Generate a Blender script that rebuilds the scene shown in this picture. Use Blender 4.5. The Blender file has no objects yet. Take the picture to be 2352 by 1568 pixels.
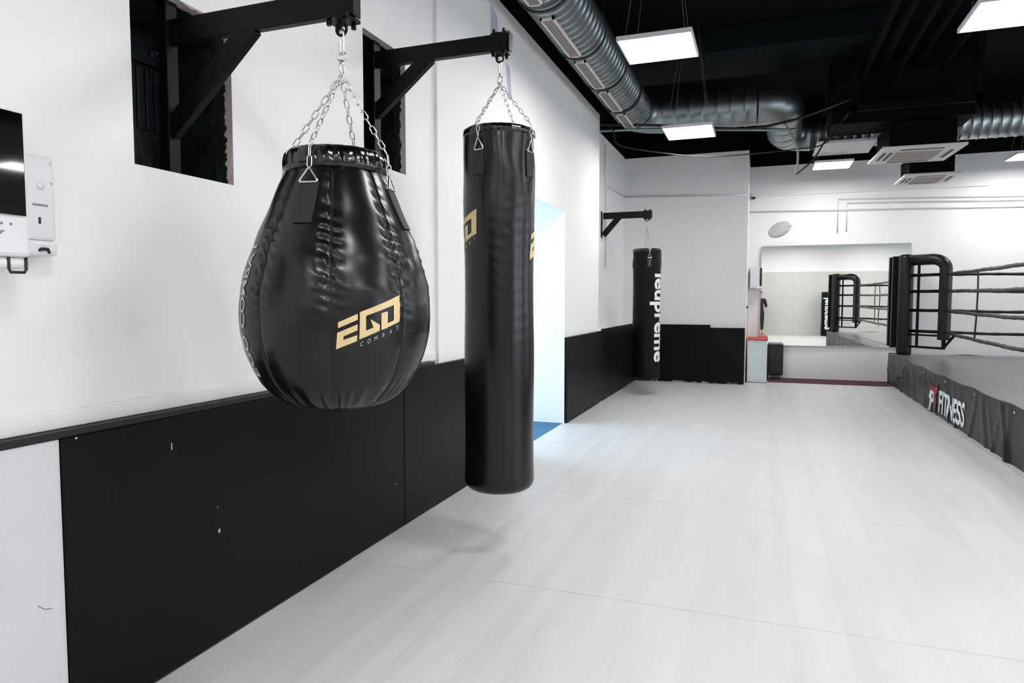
import bpy, bmesh, math, random
import numpy as np
from mathutils import Vector, Matrix

random.seed(7)
SC = bpy.context.scene
COL = SC.collection
PI = math.pi

# ------------------------------------------------------------------ camera
EYE = Vector((0.0, 0.0, 1.4))
cam_d = bpy.data.cameras.new('camera')
cam_d.sensor_width = 36.0
cam_d.lens = 24.0
cam_d.clip_start = 0.05
cam = bpy.data.objects.new('camera', cam_d)
COL.objects.link(cam)
cam.location = EYE
cam.rotation_euler = (math.radians(90 - 3.467), 0, math.radians(20.105))
SC.camera = cam

# ------------------------------------------------------------------ world and exposure
w = bpy.data.worlds.new('world')
SC.world = w
w.use_nodes = True
w.node_tree.nodes['Background'].inputs[0].default_value = (0.72, 0.84, 1.0, 1)
w.node_tree.nodes['Background'].inputs[1].default_value = 1.0
SC.view_settings.view_transform = 'Standard'
SC.view_settings.look = 'None'
SC.view_settings.exposure = 0.06
SC.view_settings.gamma = 1.0
SC.view_settings.use_curve_mapping = False
LAMP_STRENGTH = 34.0
DAY_STRENGTH = 7.0


def area(name, loc, rot, sx, sy, power, color):
    l = bpy.data.lights.new(name, 'AREA')
    l.shape = 'RECTANGLE'
    l.size = sx
    l.size_y = sy
    l.energy = power
    l.color = color
    o = bpy.data.objects.new(name, l)
    o.location = loc
    o.rotation_euler = rot
    COL.objects.link(o)
    return o


# ------------------------------------------------------------------ materials
def mat(name, col, rough=0.5, metal=0.0, spec=0.5, bump=0.0, bscale=60.0, coat=0.0, emit=None, estr=0.0,
        var=0.0, vscale=3.0, bdist=0.01, detail=3.0):
    m = bpy.data.materials.new(name)
    m.use_nodes = True
    nt = m.node_tree
    b = nt.nodes['Principled BSDF']
    c = (col[0], col[1], col[2], 1)
    b.inputs['Base Color'].default_value = c
    b.inputs['Roughness'].default_value = rough
    b.inputs['Metallic'].default_value = metal
    b.inputs['Specular IOR Level'].default_value = spec
    b.inputs['Coat Weight'].default_value = coat
    b.inputs['Coat Roughness'].default_value = 0.1
    if emit:
        b.inputs['Emission Color'].default_value = (*emit, 1)
        b.inputs['Emission Strength'].default_value = estr
    tc = None
    if bump or var:
        tc = nt.nodes.new('ShaderNodeTexCoord')
    if bump:
        n = nt.nodes.new('ShaderNodeTexNoise')
        n.inputs['Scale'].default_value = bscale
        n.inputs['Detail'].default_value = detail
        nt.links.new(tc.outputs['Object'], n.inputs['Vector'])
        bp = nt.nodes.new('ShaderNodeBump')
        bp.inputs['Strength'].default_value = bump
        bp.inputs['Distance'].default_value = bdist
        nt.links.new(n.outputs['Fac'], bp.inputs['Height'])
        nt.links.new(bp.outputs['Normal'], b.inputs['Normal'])
    if var:
        n2 = nt.nodes.new('ShaderNodeTexNoise')
        n2.inputs['Scale'].default_value = vscale
        n2.inputs['Detail'].default_value = 4
        nt.links.new(tc.outputs['Object'], n2.inputs['Vector'])
        r = nt.nodes.new('ShaderNodeMix')
        r.data_type = 'RGBA'
        r.inputs[6].default_value = tuple(max(0, x * (1 - var)) for x in col) + (1,)
        r.inputs[7].default_value = tuple(min(1, x * (1 + var)) for x in col) + (1,)
        nt.links.new(n2.outputs['Fac'], r.inputs[0])
        nt.links.new(r.outputs[2], b.inputs['Base Color'])
    return m


M = {}
M['wall'] = mat('white_wall_paint', (0.86, 0.86, 0.86), 0.6, bump=0.06, bscale=90, var=0.012, vscale=1.3)
M['wallcut'] = mat('cut_plasterboard', (0.60, 0.52, 0.50), 0.9, bump=0.4, bscale=70, var=0.25, vscale=14)
M['black_wall'] = mat('black_wall_paint', (0.0008, 0.0018, 0.0021), 0.8, spec=0.10, bump=0.2, bscale=40)
M['ceiling'] = mat('dark_ceiling_paint', (0.0008, 0.0018, 0.0022), 0.8, spec=0.12, bump=0.3, bscale=25, var=0.3, vscale=1.0)
M['beam'] = mat('dark_teal_beam_paint', (0.0030, 0.0072, 0.0082), 0.7, spec=0.15, bump=0.2, bscale=25)
M['panel'] = mat('black_rubber_panel', (0.0048, 0.0052, 0.0055), 0.42, spec=0.12, bump=0.08, bscale=300, var=0.15, vscale=2.2)
M['panel_edge'] = mat('black_cap_strip', (0.006, 0.006, 0.007), 0.6)
M['board'] = mat('white_lower_board', (0.66, 0.67, 0.70), 0.55, bump=0.1, bscale=60, var=0.03, vscale=2)
M['steel_black'] = mat('black_powder_coat', (0.0026, 0.0026, 0.0030), 0.45, spec=0.18, bump=0.08, bscale=250)
M['vinyl'] = mat('black_vinyl', (0.0035, 0.0037, 0.0042), 0.27, spec=0.42, coat=0.05, bump=0.08, bscale=420, bdist=0.002)
M['vinyl_far'] = mat('matt_black_vinyl', (0.0022, 0.0032, 0.0038), 0.42, spec=0.15)
M['vinyl_gloss'] = mat('glossy_black_vinyl', (0.003, 0.003, 0.0035), 0.15, spec=0.7, bump=0.08, bscale=60, bdist=0.004)
M['vinyl_dull'] = mat('dull_black_vinyl', (0.0035, 0.004, 0.0045), 0.38, spec=0.35, bump=0.15, bscale=300, bdist=0.002)
M['webbing'] = mat('black_webbing', (0.016, 0.0155, 0.0155), 0.62, bump=0.4, bscale=500, bdist=0.002)
M['stitch'] = mat('dark_seam_thread', (0.004, 0.004, 0.004), 0.7)
M['gold'] = mat('gold_print', (0.73, 0.56, 0.30), 0.45, var=0.08, vscale=40)
M['silver_print'] = mat('silver_print', (0.50, 0.47, 0.42), 0.45)
M['white_print'] = mat('white_print', (0.80, 0.86, 0.86), 0.5)
M['red_print'] = mat('red_print', (0.25, 0.02, 0.035), 0.5)
M['chain'] = mat('zinc_chain', (0.72, 0.73, 0.75), 0.22, metal=1.0)
M['duct'] = mat('galvanised_duct', (0.30, 0.335, 0.34), 0.38, metal=1.0, bump=0.12, bscale=7, var=0.22, vscale=5, bdist=0.02)
M['collar'] = mat('dark_duct_collar', (0.05, 0.05, 0.05), 0.5, metal=0.6)
M['grille'] = mat('beige_grille', (0.30, 0.26, 0.24), 0.6)
M['grille_frame'] = mat('pale_grille_frame', (0.66, 0.63, 0.60), 0.5)
M['lamp_frame'] = mat('white_lamp_frame', (0.8, 0.78, 0.82), 0.4)
M['lamp'] = mat('lit_diffuser', (0.9, 0.9, 0.9), 0.5, emit=(1.0, 0.985, 0.965), estr=LAMP_STRENGTH)
M['lamp_off'] = mat('unlit_diffuser', (0.72, 0.71, 0.71), 0.5)
M['day'] = mat('daylit_frosted_glass', (0.9, 0.9, 0.9), 0.5, emit=(0.60, 0.82, 1.0), estr=DAY_STRENGTH)
M['day_side'] = mat('daylit_side_window', (0.9, 0.9, 0.9), 0.5, emit=(0.80, 0.90, 1.0), estr=7.5)
M['ac'] = mat('white_ac_plastic', (0.72, 0.68, 0.65), 0.45)
M['ac_dark'] = mat('dark_ac_slot', (0.03, 0.03, 0.03), 0.6)
M['ac_grille'] = mat('beige_ac_grille', (0.42, 0.37, 0.34), 0.6)
M['cable'] = mat('black_cable', (0.006, 0.006, 0.006), 0.5)
M['cable_grey'] = mat('grey_cable', (0.22, 0.24, 0.24), 0.5)
M['pipe_steel'] = mat('steel_pipe', (0.25, 0.32, 0.32), 0.35, metal=0.8)
M['pipe_white'] = mat('white_conduit', (0.62, 0.62, 0.62), 0.5)
M['blue_carpet'] = mat('blue_carpet', (0.045, 0.16, 0.27), 0.95, bump=0.6, bscale=120, var=0.45, vscale=28)
M['burgundy'] = mat('burgundy_mat', (0.085, 0.022, 0.038), 0.8, bump=0.3, bscale=200, var=0.15, vscale=9)
M['white_pl'] = mat('white_plastic', (0.75, 0.74, 0.78), 0.35)
M['screen'] = mat('black_glass_screen', (0.002, 0.002, 0.002), 0.04, spec=0.6)
M['black_pl'] = mat('black_plastic', (0.004, 0.004, 0.0045), 0.4)
M['grey_pl'] = mat('grey_plastic', (0.22, 0.22, 0.24), 0.5)
M['red_cloth'] = mat('red_cloth', (0.55, 0.06, 0.04), 0.7)
M['cab'] = mat('pale_blue_white_cabinet', (0.62, 0.68, 0.70), 0.45)
M['mirror'] = mat('mirror_silver', (0.93, 0.94, 0.93), 0.0, metal=1.0)
M['grey_panel'] = mat('warm_grey_wall_mat', (0.54, 0.54, 0.51), 0.7, var=0.04, vscale=1.5)
M['niche'] = mat('black_green_niche', (0.008, 0.014, 0.015), 0.6, bump=0.7, bscale=16, var=0.6, vscale=6, bdist=0.03)
M['niche_metal'] = mat('dark_blue_sheet_metal', (0.014, 0.022, 0.027), 0.45, metal=0.3)
M['bolt'] = mat('worn_bolt', (0.16, 0.18, 0.20), 0.35, metal=0.8)
M['canvas'] = mat('grey_ring_canvas', (0.155, 0.145, 0.158), 0.30, spec=0.6, bump=0.35, bscale=2.5, var=0.15, vscale=3, bdist=0.05)
M['skirt'] = mat('black_ring_skirt', (0.0045, 0.0045, 0.0045), 0.36, spec=0.35, bump=0.2, bscale=7, bdist=0.02)
M['rope'] = mat('black_rope_cover', (0.004, 0.004, 0.004), 0.34, bump=0.3, bscale=50)
M['skin'] = mat('skin', (0.55, 0.33, 0.24), 0.5)
M['cloth_black'] = mat('black_clothing', (0.008, 0.008, 0.009), 0.8)
M['hair'] = mat('dark_hair', (0.012, 0.009, 0.007), 0.6)
M['shoe_red'] = mat('red_shoes', (0.42, 0.03, 0.03), 0.5)
M['lilac'] = mat('pale_lilac_streak', (0.50, 0.52, 0.64), 0.4)
M['patch'] = mat('grey_round_fitting', (0.50, 0.49, 0.47), 0.6, var=0.15, vscale=8)
M['chip'] = mat('bare_wood_chip', (0.62, 0.50, 0.40), 0.8)
M['scratch'] = mat('grey_scratch', (0.25, 0.26, 0.28), 0.7)
M['grey_edge'] = mat('grey_mat_border', (0.50, 0.50, 0.50), 0.6, bump=0.1, bscale=60)


def floor_material():
    m = bpy.data.materials.new('pale_grey_floor_mat')
    m.use_nodes = True
    nt = m.node_tree
    b = nt.nodes['Principled BSDF']
    b.inputs['Roughness'].default_value = 0.42
    b.inputs['Specular IOR Level'].default_value = 0.35
    g = nt.nodes.new('ShaderNodeNewGeometry')
    sep = nt.nodes.new('ShaderNodeSeparateXYZ')
    nt.links.new(g.outputs['Position'], sep.inputs[0])
    # narrow plank-like print, strips about 9 cm wide running along the room
    mul = nt.nodes.new('ShaderNodeMath'); mul.operation = 'MULTIPLY'; mul.inputs[1].default_value = 1 / 0.088
    nt.links.new(sep.outputs['X'], mul.inputs[0])
    fl = nt.nodes.new('ShaderNodeMath'); fl.operation = 'FLOOR'
    nt.links.new(mul.outputs[0], fl.inputs[0])
    wn = nt.nodes.new('ShaderNodeTexWhiteNoise'); wn.noise_dimensions = '1D'
    nt.links.new(fl.outputs[0], wn.inputs['W'])
    sc = nt.nodes.new('ShaderNodeMapping')
    sc.inputs['Scale'].default_value = (9, 0.9, 1)
    nt.links.new(g.outputs['Position'], sc.inputs['Vector'])
    n = nt.nodes.new('ShaderNodeTexNoise'); n.inputs['Scale'].default_value = 1.5; n.inputs['Detail'].default_value = 5
    nt.links.new(sc.outputs[0], n.inputs['Vector'])
    add = nt.nodes.new('ShaderNodeMath'); add.operation = 'MULTIPLY_ADD'
    nt.links.new(wn.outputs['Value'], add.inputs[0]); add.inputs[1].default_value = 0.35
    nt.links.new(n.outputs['Fac'], add.inputs[2])
    ramp = nt.nodes.new('ShaderNodeValToRGB')
    ramp.color_ramp.elements[0].position = 0.2
    ramp.color_ramp.elements[0].color = (0.57, 0.567, 0.563, 1)
    ramp.color_ramp.elements[1].position = 1.0
    ramp.color_ramp.elements[1].color = (0.65, 0.648, 0.645, 1)
    nt.links.new(add.outputs[0], ramp.inputs[0])
    nt.links.new(ramp.outputs[0], b.inputs['Base Color'])
    # shallow joint relief between strips
    fr = nt.nodes.new('ShaderNodeMath'); fr.operation = 'FRACT'
    nt.links.new(mul.outputs[0], fr.inputs[0])
    pp = nt.nodes.new('ShaderNodeMath'); pp.operation = 'PINGPONG'; pp.inputs[1].default_value = 0.5
    nt.links.new(fr.outputs[0], pp.inputs[0])
    mn = nt.nodes.new('ShaderNodeMath'); mn.operation = 'MINIMUM'; mn.inputs[1].default_value = 0.12
    nt.links.new(pp.outputs[0], mn.inputs[0])
    bp = nt.nodes.new('ShaderNodeBump'); bp.inputs['Strength'].default_value = 0.22; bp.inputs['Distance'].default_value = 0.01
    nt.links.new(mn.outputs[0], bp.inputs['Height'])
    nt.links.new(bp.outputs['Normal'], b.inputs['Normal'])
    return m


M['floor'] = floor_material()


# ------------------------------------------------------------------ helpers
def tag(o, label=None, cat=None, group=None, kind=None):
    if label: o['label'] = label
    if cat: o['category'] = cat
    if group: o['group'] = group
    if kind: o['kind'] = kind
    return o


def empty(name, loc=(0, 0, 0), rz=0.0, parent=None):
    o = bpy.data.objects.new(name, None)
    COL.objects.link(o)
    o.location = loc
    o.rotation_euler = (0, 0, rz)
    o.empty_display_size = 0.1
    if parent: o.parent = parent
    return o


class MB:
    def __init__(s):
        s.bm = bmesh.new()

    def box(s, x0, x1, y0, y1, z0, z1, bev=0.0, rot=None):
        r = bmesh.ops.create_cube(s.bm, size=1.0)
        vs = r['verts']
        mt = Matrix.Translation(((x0 + x1) / 2, (y0 + y1) / 2, (z0 + z1) / 2))
        if rot is not None: mt = mt @ rot
        mt = mt @ Matrix.Diagonal((abs(x1 - x0), abs(y1 - y0), abs(z1 - z0), 1))
        bmesh.ops.transform(s.bm, matrix=mt, verts=vs)
        if bev > 0:
            es = list({e for v in vs for e in v.link_edges})
            bmesh.ops.bevel(s.bm, geom=es, offset=bev, segments=2, affect='EDGES', profile=0.5)
        return s

    def bar(s, a, b, wx, wz, bev=0.0, up=(0, 0, 1)):
        a, b = Vector(a), Vector(b)
        d = b - a
        L = d.length
        z = d.normalized()
        u = Vector(up)
        x = u.cross(z)
        if x.length < 1e-4: x = Vector((1, 0, 0))
        x.normalize()
        y = z.cross(x)
        R = Matrix((x, y, z)).transposed().to_4x4()
        r = bmesh.ops.create_cube(s.bm, size=1.0)
        vs = r['verts']
        mt = Matrix.Translation((a + b) / 2) @ R @ Matrix.Diagonal((wx, wz, L, 1))
        bmesh.ops.transform(s.bm, matrix=mt, verts=vs)
        if bev > 0:
            es = list({e for v in vs for e in v.link_edges})
            bmesh.ops.bevel(s.bm, geom=es, offset=bev, segments=2, affect='EDGES', profile=0.5)
        return s

    def tube(s, pts, r, seg=10, closed=False, cap=True, rf=None):
        pts = [Vector(p) for p in pts]
        n = len(pts)
        rings = []
        prev = None
        for i, p in enumerate(pts):
            if closed:
                t = (pts[(i + 1) % n] - pts[i - 1]).normalized()
            else:
                t = (pts[min(i + 1, n - 1)] - pts[max(i - 1, 0)]).normalized()
            if prev is None:
                u = Vector((0, 0, 1))
                if abs(t.dot(u)) > 0.9: u = Vector((1, 0, 0))
                x = u.cross(t).normalized()
            else:
                x = (prev - t * prev.dot(t)).normalized()
            prev = x
            y = t.cross(x)
            rr = r if rf is None else rf(i)
            rings.append([s.bm.verts.new(p + (x * math.cos(2 * PI * k / seg) + y * math.sin(2 * PI * k / seg)) * rr) for k in range(seg)])
        m = n if closed else n - 1
        for i in range(m):
            A, B = rings[i], rings[(i + 1) % n]
            for k in range(seg):
                f = s.bm.faces.new((A[k], A[(k + 1) % seg], B[(k + 1) % seg], B[k]))
                f.smooth = True
        if cap and not closed:
            s.bm.faces.new(list(reversed(rings[0])))
            s.bm.faces.new(rings[-1])
        return s

    def cyl(s, a, b, r, seg=16):
        return s.tube([a, b], r, seg)

    def lathe(s, prof, seg=48, fn=None, center=(0, 0, 0), smooth=True):
        rings = []
        cx, cy, cz = center
        for (r, z) in prof:
            if r <= 1e-6:
                rings.append([s.bm.verts.new((cx, cy, cz + z))])
            else:
                ring = []
                for k in range(seg):
                    a = 2 * PI * k / seg
                    rr = r if fn is None else fn(a, z, r)
                    ring.append(s.bm.verts.new((cx + rr * math.cos(a), cy + rr * math.sin(a), cz + z)))
                rings.append(ring)
        for i in range(len(rings) - 1):
            A, B = rings[i], rings[i + 1]
            for k in range(seg):
                k2 = (k + 1) % seg
                if len(A) == 1 and len(B) == 1: continue
                if len(A) == 1: f = s.bm.faces.new((A[0], B[k2], B[k]))
                elif len(B) == 1: f = s.bm.faces.new((A[k], A[k2], B[0]))
                else: f = s.bm.faces.new((A[k], A[k2], B[k2], B[k]))
                f.smooth = smooth
        return s

    def grid(s, nu, nv, fn, thick=None):
        vs = [[s.bm.verts.new(fn(i / nu, j / nv)) for j in range(nv + 1)] for i in range(nu + 1)]
        for i in range(nu):
            for j in range(nv):
                f = s.bm.faces.new((vs[i][j], vs[i + 1][j], vs[i + 1][j + 1], vs[i][j + 1]))
                f.smooth = True
        return s

    def prism(s, pts, off):
        """closed polygon (3-D points) extruded by vector off"""
        off = Vector(off)
        A = [s.bm.verts.new(Vector(p)) for p in pts]
        B = [s.bm.verts.new(Vector(p) + off) for p in pts]
        s.bm.faces.new(A)
        s.bm.faces.new(list(reversed(B)))
        n = len(pts)
        for i in range(n):
            s.bm.faces.new((A[i], B[i], B[(i + 1) % n], A[(i + 1) % n]))
        return s

    def mesh(s, name, m):
        bmesh.ops.recalc_face_normals(s.bm, faces=s.bm.faces[:])
        me = bpy.data.meshes.new(name)
        s.bm.to_mesh(me)
        s.bm.free()
        for x in (m if isinstance(m, (list, tuple)) else [m]):
            me.materials.append(x)
        return me

    def build(s, name, m, parent=None):
        me = s.mesh(name, m)
        o = bpy.data.objects.new(name, me)
        COL.objects.link(o)
        if parent: o.parent = parent
        return o


def inst(src, parent, mtx):
    o = src.copy()
    COL.objects.link(o)
    o.parent = parent
    o.matrix_local = mtx
    return o


def slab_holes(mb, axis, c0, c1, u0, u1, v0, v1, holes):
    """wall slab between c0..c1 on axis (0=x,1=y) spanning u (other horizontal) and v (z) with rectangular holes"""
    us = sorted({u0, u1, *[h[0] for h in holes], *[h[1] for h in holes]})
    vs = sorted({v0, v1, *[h[2] for h in holes], *[h[3] for h in holes]})
    us = [u for u in us if u0 <= u <= u1]
    vs = [v for v in vs if v0 <= v <= v1]
    solid = {}
    for i in range(len(us) - 1):
        for j in range(len(vs) - 1):
            um, vm = (us[i] + us[i + 1]) / 2, (vs[j] + vs[j + 1]) / 2
            solid[i, j] = not any(h[0] < um < h[1] and h[2] < vm < h[3] for h in holes)
    V = {}

    def vert(c, i, j):
        k = (c, i, j)
        if k not in V:
            p = (c, us[i], vs[j]) if axis == 0 else (us[i], c, vs[j])
            V[k] = mb.bm.verts.new(p)
        return V[k]
    for (i, j), sld in solid.items():
        if not sld: continue
        for c in (c0, c1):
            mb.bm.faces.new((vert(c, i, j), vert(c, i + 1, j), vert(c, i + 1, j + 1), vert(c, i, j + 1)))
        for di, dj, e in ((-1, 0, ((i, j), (i, j + 1))), (1, 0, ((i + 1, j), (i + 1, j + 1))), (0, -1, ((i, j), (i + 1, j))), (0, 1, ((i, j + 1), (i + 1, j + 1)))):
            if not solid.get((i + di, j + dj), False):
                a, b = e
                f = mb.bm.faces.new((vert(c0, *a), vert(c0, *b), vert(c1, *b), vert(c1, *a)))
                f.material_index = 1
    return mb


def text_bm(body, size=1.0, bold=0.0, shear=0.0, xs=1.0):
    cu = bpy.data.curves.new('t', 'FONT')
    cu.body = body
    cu.size = size
    cu.offset = bold
    cu.shear = shear
    cu.resolution_u = 3
    cu.align_x = 'LEFT'
    ob = bpy.data.objects.new('t', cu)
    COL.objects.link(ob)
    dg = bpy.context.evaluated_depsgraph_get()
    me = bpy.data.meshes.new_from_object(ob.evaluated_get(dg))
    bm = bmesh.new()
    bm.from_mesh(me)
    bmesh.ops.remove_doubles(bm, verts=bm.verts[:], dist=1e-5)
    bm.verts.index_update()
    bm.faces.index_update()
    for v in bm.verts: v.co.x *= xs
    bpy.data.objects.remove(ob)
    bpy.data.curves.remove(cu)
    bpy.data.meshes.remove(me)
    return bm


def poly_bm(polys):
    bm = bmesh.new()
    for p in polys:
        bm.faces.new([bm.verts.new((x, y, 0)) for x, y in p])
    return bm


def islands(bm):
    seen, out = set(), []
    for f in bm.faces:
        if f.index in seen: continue
        st, grp = [f], []
        seen.add(f.index)
        while st:
            g = st.pop()
            grp.append(g)
            for v in g.verts:
                for q in v.link_faces:
                    if q.index not in seen:
                        seen.add(q.index); st.append(q)
        out.append(grp)
    return out


def letters(bm, fn, m, parent, maxlen=0.02):
    """one part per printed letter"""
    bm.faces.index_update()
    for grp in islands(bm):
        nb = bmesh.new()
        vm = {}
        for f in grp:
            nb.faces.new([vm.setdefault(v.index, None) or vm.__setitem__(v.index, nb.verts.new(v.co)) or vm[v.index] for v in f.verts])
        wrap(nb, fn, 'letter', m, parent, maxlen)
    bm.free()


def wrap(bm, fn, name, m, parent, maxlen=0.02):
    """lay flat 2-D print on a surface: fn(x,y)->3-D point"""
    bmesh.ops.triangulate(bm, faces=bm.faces[:])
    for _ in range(6):
        es = [e for e in bm.edges if e.calc_length() > maxlen]
        if not es: break
        bmesh.ops.subdivide_edges(bm, edges=es, cuts=1)
        bmesh.ops.triangulate(bm, faces=[f for f in bm.faces if len(f.verts) > 3])
    for v in bm.verts: v.co = fn(v.co.x, v.co.y)
    me = bpy.data.meshes.new(name)
    bm.to_mesh(me)
    bm.free()
    me.materials.append(m)
    for p in me.polygons: p.use_smooth = True
    o = bpy.data.objects.new(name, me)
    COL.objects.link(o)
    o.parent = parent
    return o


# ================================================================== SETTING
YB = -3.35          # wall behind the camera
YM = 13.10          # mirror wall
XR = 10.0
ZC = 4.85

# floor with laid mats, joints every 1.645 m
fl = MB().box(-2.6, XR, YB, YM + 0.1, -0.12, -0.012).build('floor', M['floor'])
tag(fl, kind='structure')
y = 3.1 - 1.645 * 4
while y < YM:
    y0, y1 = max(y, YB), min(y + 1.645, YM)
    if y1 - y0 > 0.1:
        if y0 >= 11.0:
            y1 = YM
        MB().box(-2.11 if y0 < 9.2 else -2.3, XR, y0 + 0.0015, y1 - 0.0015, -0.012, 0.0, bev=0.0015).build('floor_mat', M['floor'], fl)
        if y0 >= 11.0: break
    y += 1.645
MB().box(-4.6, -2.11, 5.6, 8.3, -0.05, -0.004).build('carpet', M['blue_carpet'], fl)
MB().box(1.94, 2.03, 4.0, 12.4, 0.0, 0.008, bev=0.003).build('mat_border', M['grey_edge'], fl)

# left wall
H1 = (1.862, 2.352, 1.887, 2.545)
H2 = (3.372, 3.852, 2.185, 2.915)
XW = -2.12
mb = MB()
slab_holes(mb, 0, XW, XW - 0.05, YB, 4.245, 0, 3.87, [H1, H2])
wl = mb.build('wall_left', [M['wall'], M['wallcut']])
tag(wl, kind='structure')
mb = MB()
slab_holes(mb, 0, -2.092, -2.17, 4.245, 9.13, 0, 3.87, [(5.80, 7.44, 0, 2.39)])
for f in mb.bm.faces: f.material_index = 0
o = mb.build('wall_section', M['wall'], wl)
# upper black band
o = MB().box(-2.17, -2.10, YB, 9.13, 3.872, ZC).box(-2.37, -2.305, 9.13, 12.0, 3.87, ZC).build('wall_left_upper', M['black_wall'])
tag(o, kind='structure')
# recess wall
wr = MB().box(-2.37, -2.30, 9.08, 12.0, 0, 3.868).box(-2.30, -2.171, 9.06, 9.13, 0, 3.868).build('wall_recess', M['wall'])
tag(wr, kind='structure')
o = MB().box(-2.30, -2.102, 9.131, 11.97, 0, 0.975, bev=0.004).build('trim_2', M['wall'])
tag(o, kind='structure')
# back walls
wb = MB().box(-2.37, -0.25, 11.97, 12.02, 0, 3.845).build('wall_back', M['wall'])
tag(wb, kind='structure')
ws = MB().box(-0.30, -0.25, 12.021, YM, 0, 3.80).build('wall_side', M['wall'])
tag(ws, kind='structure')
wm = MB().box(-0.30, XR, YM, YM + 0.06, 0, 3.77).build('wall_mirror_side', M['wall'])
tag(wm, kind='structure')
o = MB().box(-2.37, -0.25, 11.975, 12.02, 3.846, ZC).box(-0.30, XR, YM + 0.005, YM + 0.06, 3.771, ZC).box(-0.30, -0.252, 12.02, YM, 3.801, ZC).build('wall_back_upper', M['black_wall'])
tag(o, kind='structure')
wf = MB().box(-2.2, XR, YB - 0.06, YB, 0, ZC).build('wall_front', M['wall'])
tag(wf, kind='structure')
# warm grey wall mats on the wall behind the camera (seen in the mirror)
first = None
k = -1.95
while k < XR - 0.1:
    x1 = min(k + 1.2, XR)
    MB().box(k + 0.001, x1 - 0.001, YB, YB + 0.03, 0.0, 2.52, bev=0.003).build('wall_mat', M['grey_panel'], wf)
    k += 1.2
# right wall with daylit windows
mb = MB()
wins = [(0.2, 2.4, 1.0, 2.9), (3.6, 5.8, 1.0, 2.9), (7.0, 9.2, 1.0, 2.9), (10.2, 12.2, 1.0, 2.9)]
slab_holes(mb, 0, XR, XR + 0.12, YB, YM, 0, ZC, wins)
wr_ = mb.build('wall_right', [M['wall'], M['wall']])
tag(wr_, kind='structure')
for i, (a, b, c, d) in enumerate(wins):
    mb = MB()
    t = 0.06
    mb.box(XR + 0.03, XR + 0.09, a, b, c, c + t).box(XR + 0.03, XR + 0.09, a, b, d - t, d)
    mb.box(XR + 0.03, XR + 0.09, a, a + t, c, d).box(XR + 0.03, XR + 0.09, b - t, b, c, d).box(XR + 0.03, XR + 0.09, (a + b) / 2 - t / 2, (a + b) / 2 + t / 2, c, d)
    wo = mb.build('window_%d' % (i + 3), M['lamp_frame'])
    tag(wo, kind='structure')
    for (p, q) in ((a + t, (a + b) / 2 - t / 2), ((a + b) / 2 + t / 2, b - t)):
        MB().box(XR + 0.055, XR + 0.065, p, q, c + t, d - t).build('pane', M['day_side'], wo)

# corridor behind the door opening
mb = MB()
mb.box(-4.7, -2.17, 7.44, 7.50, 0, 2.45)            # far reveal
mb.box(-4.7, -2.17, 5.60, 5.80, 0, 2.45)
mb.box(-4.7, -2.17, 5.60, 7.50, 2.39, 2.45)
o = mb.build('wall_corridor', M['wall'])
tag(o, kind='structure')
wo = MB().box(-4.62, -4.56, 5.80, 5.86, 0.0, 2.39).box(-4.62, -4.56, 7.38, 7.44, 0.0, 2.39).box(-4.62, -4.56, 5.86, 7.38, 2.3, 2.39).box(-4.62, -4.56, 5.86, 7.38, 0.0, 0.10).box(-4.62, -4.56, 6.59, 6.65, 0.10, 2.3).build('window_7', M['lamp_frame'])
tag(wo, kind='structure')
for (p, q) in ((5.86, 6.59), (6.65, 7.38)):
    MB().box(-4.60, -4.59, p, q, 0.10, 2.30).build('pane', M['day'], wo)

# ceiling and beams
o = MB().box(-2.4, XR, YB, YM + 0.1, ZC, ZC + 0.1).build('ceiling', M['ceiling'])
tag(o, kind='structure')
o = MB().box(-2.1, 1.35, 9.25, 10.35, 4.55, ZC, bev=0.01).build('trim_3', M['beam'])
tag(o, kind='structure')
o = MB().box(-2.1, XR, 5.2, 5.7, 4.6, ZC, bev=0.01).build('trim_4', M['ceiling'])
tag(o, kind='structure')
o = MB().box(1.35, XR, 7.2, 7.7, 4.55, ZC, bev=0.01).build('trim_5', M['ceiling'])
tag(o, kind='structure')

# ---- low wall parts on the left: board, cap strip, black panels
o = MB().box(-2.12, -2.072, YB, 1.508, 0.0, 0.962, bev=0.002).build('wall_lower_board', M['board'])
tag(o, kind='structure')
wpar = o
MB().tube([(-2.071, 1.42, 0.462), (-2.071, 1.44, 0.442), (-2.071, 1.463, 0.436)], 0.0014, 6).build('scratch', M['scratch'], wpar)
o = MB().box(-2.119, -2.064, YB, 4.13, 0.965, 0.987, bev=0.003).build('trim_1', M['panel_edge'])
tag(o, kind='structure')
o = MB().box(-2.1195, -2.108, YB, 4.24, 0.988, 1.045, bev=0.004).build('baseboard_left', M['wall'])
tag(o, kind='structure')


def wpanel(y0, y1, xf, xb, zt, zb, parent, teeth=False, bev=0.004):
    mb = MB()
    if not teeth:
        mb.box(xb, xf, y0, y1, zb, zt, bev=bev)
    else:
        pts = [(xb, y1, zt), (xb, y0, zt)]
        yy = y0
        rnd = random.Random(int(y0 * 100))
        while yy < y1 - 0.03:
            h = 0.004 if rnd.random() < 0.55 else rnd.uniform(0.018, 0.034)
            st = rnd.uniform(0.025, 0.07)
            pts.append((xb, yy, h))
            pts.append((xb, min(yy + st, y1), h))
            yy += st
        pts.append((xb, y1, 0.004))
        mb.prism(pts, (xf - xb, 0, 0))
    return mb.build('wall_panel', M['panel'], parent)


p1 = wpanel(1.510, 3.688, -2.060, -2.118, 0.964, 0.002, wl)
p2 = wpanel(3.694, 5.72, -2.060, -2.0915, 0.966, 0.002, wl)
MB().box(-2.063, -2.058, 1.52, 3.10, 0.003, 0.010).build('panel_lip', M['panel_edge'], wl)
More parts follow.
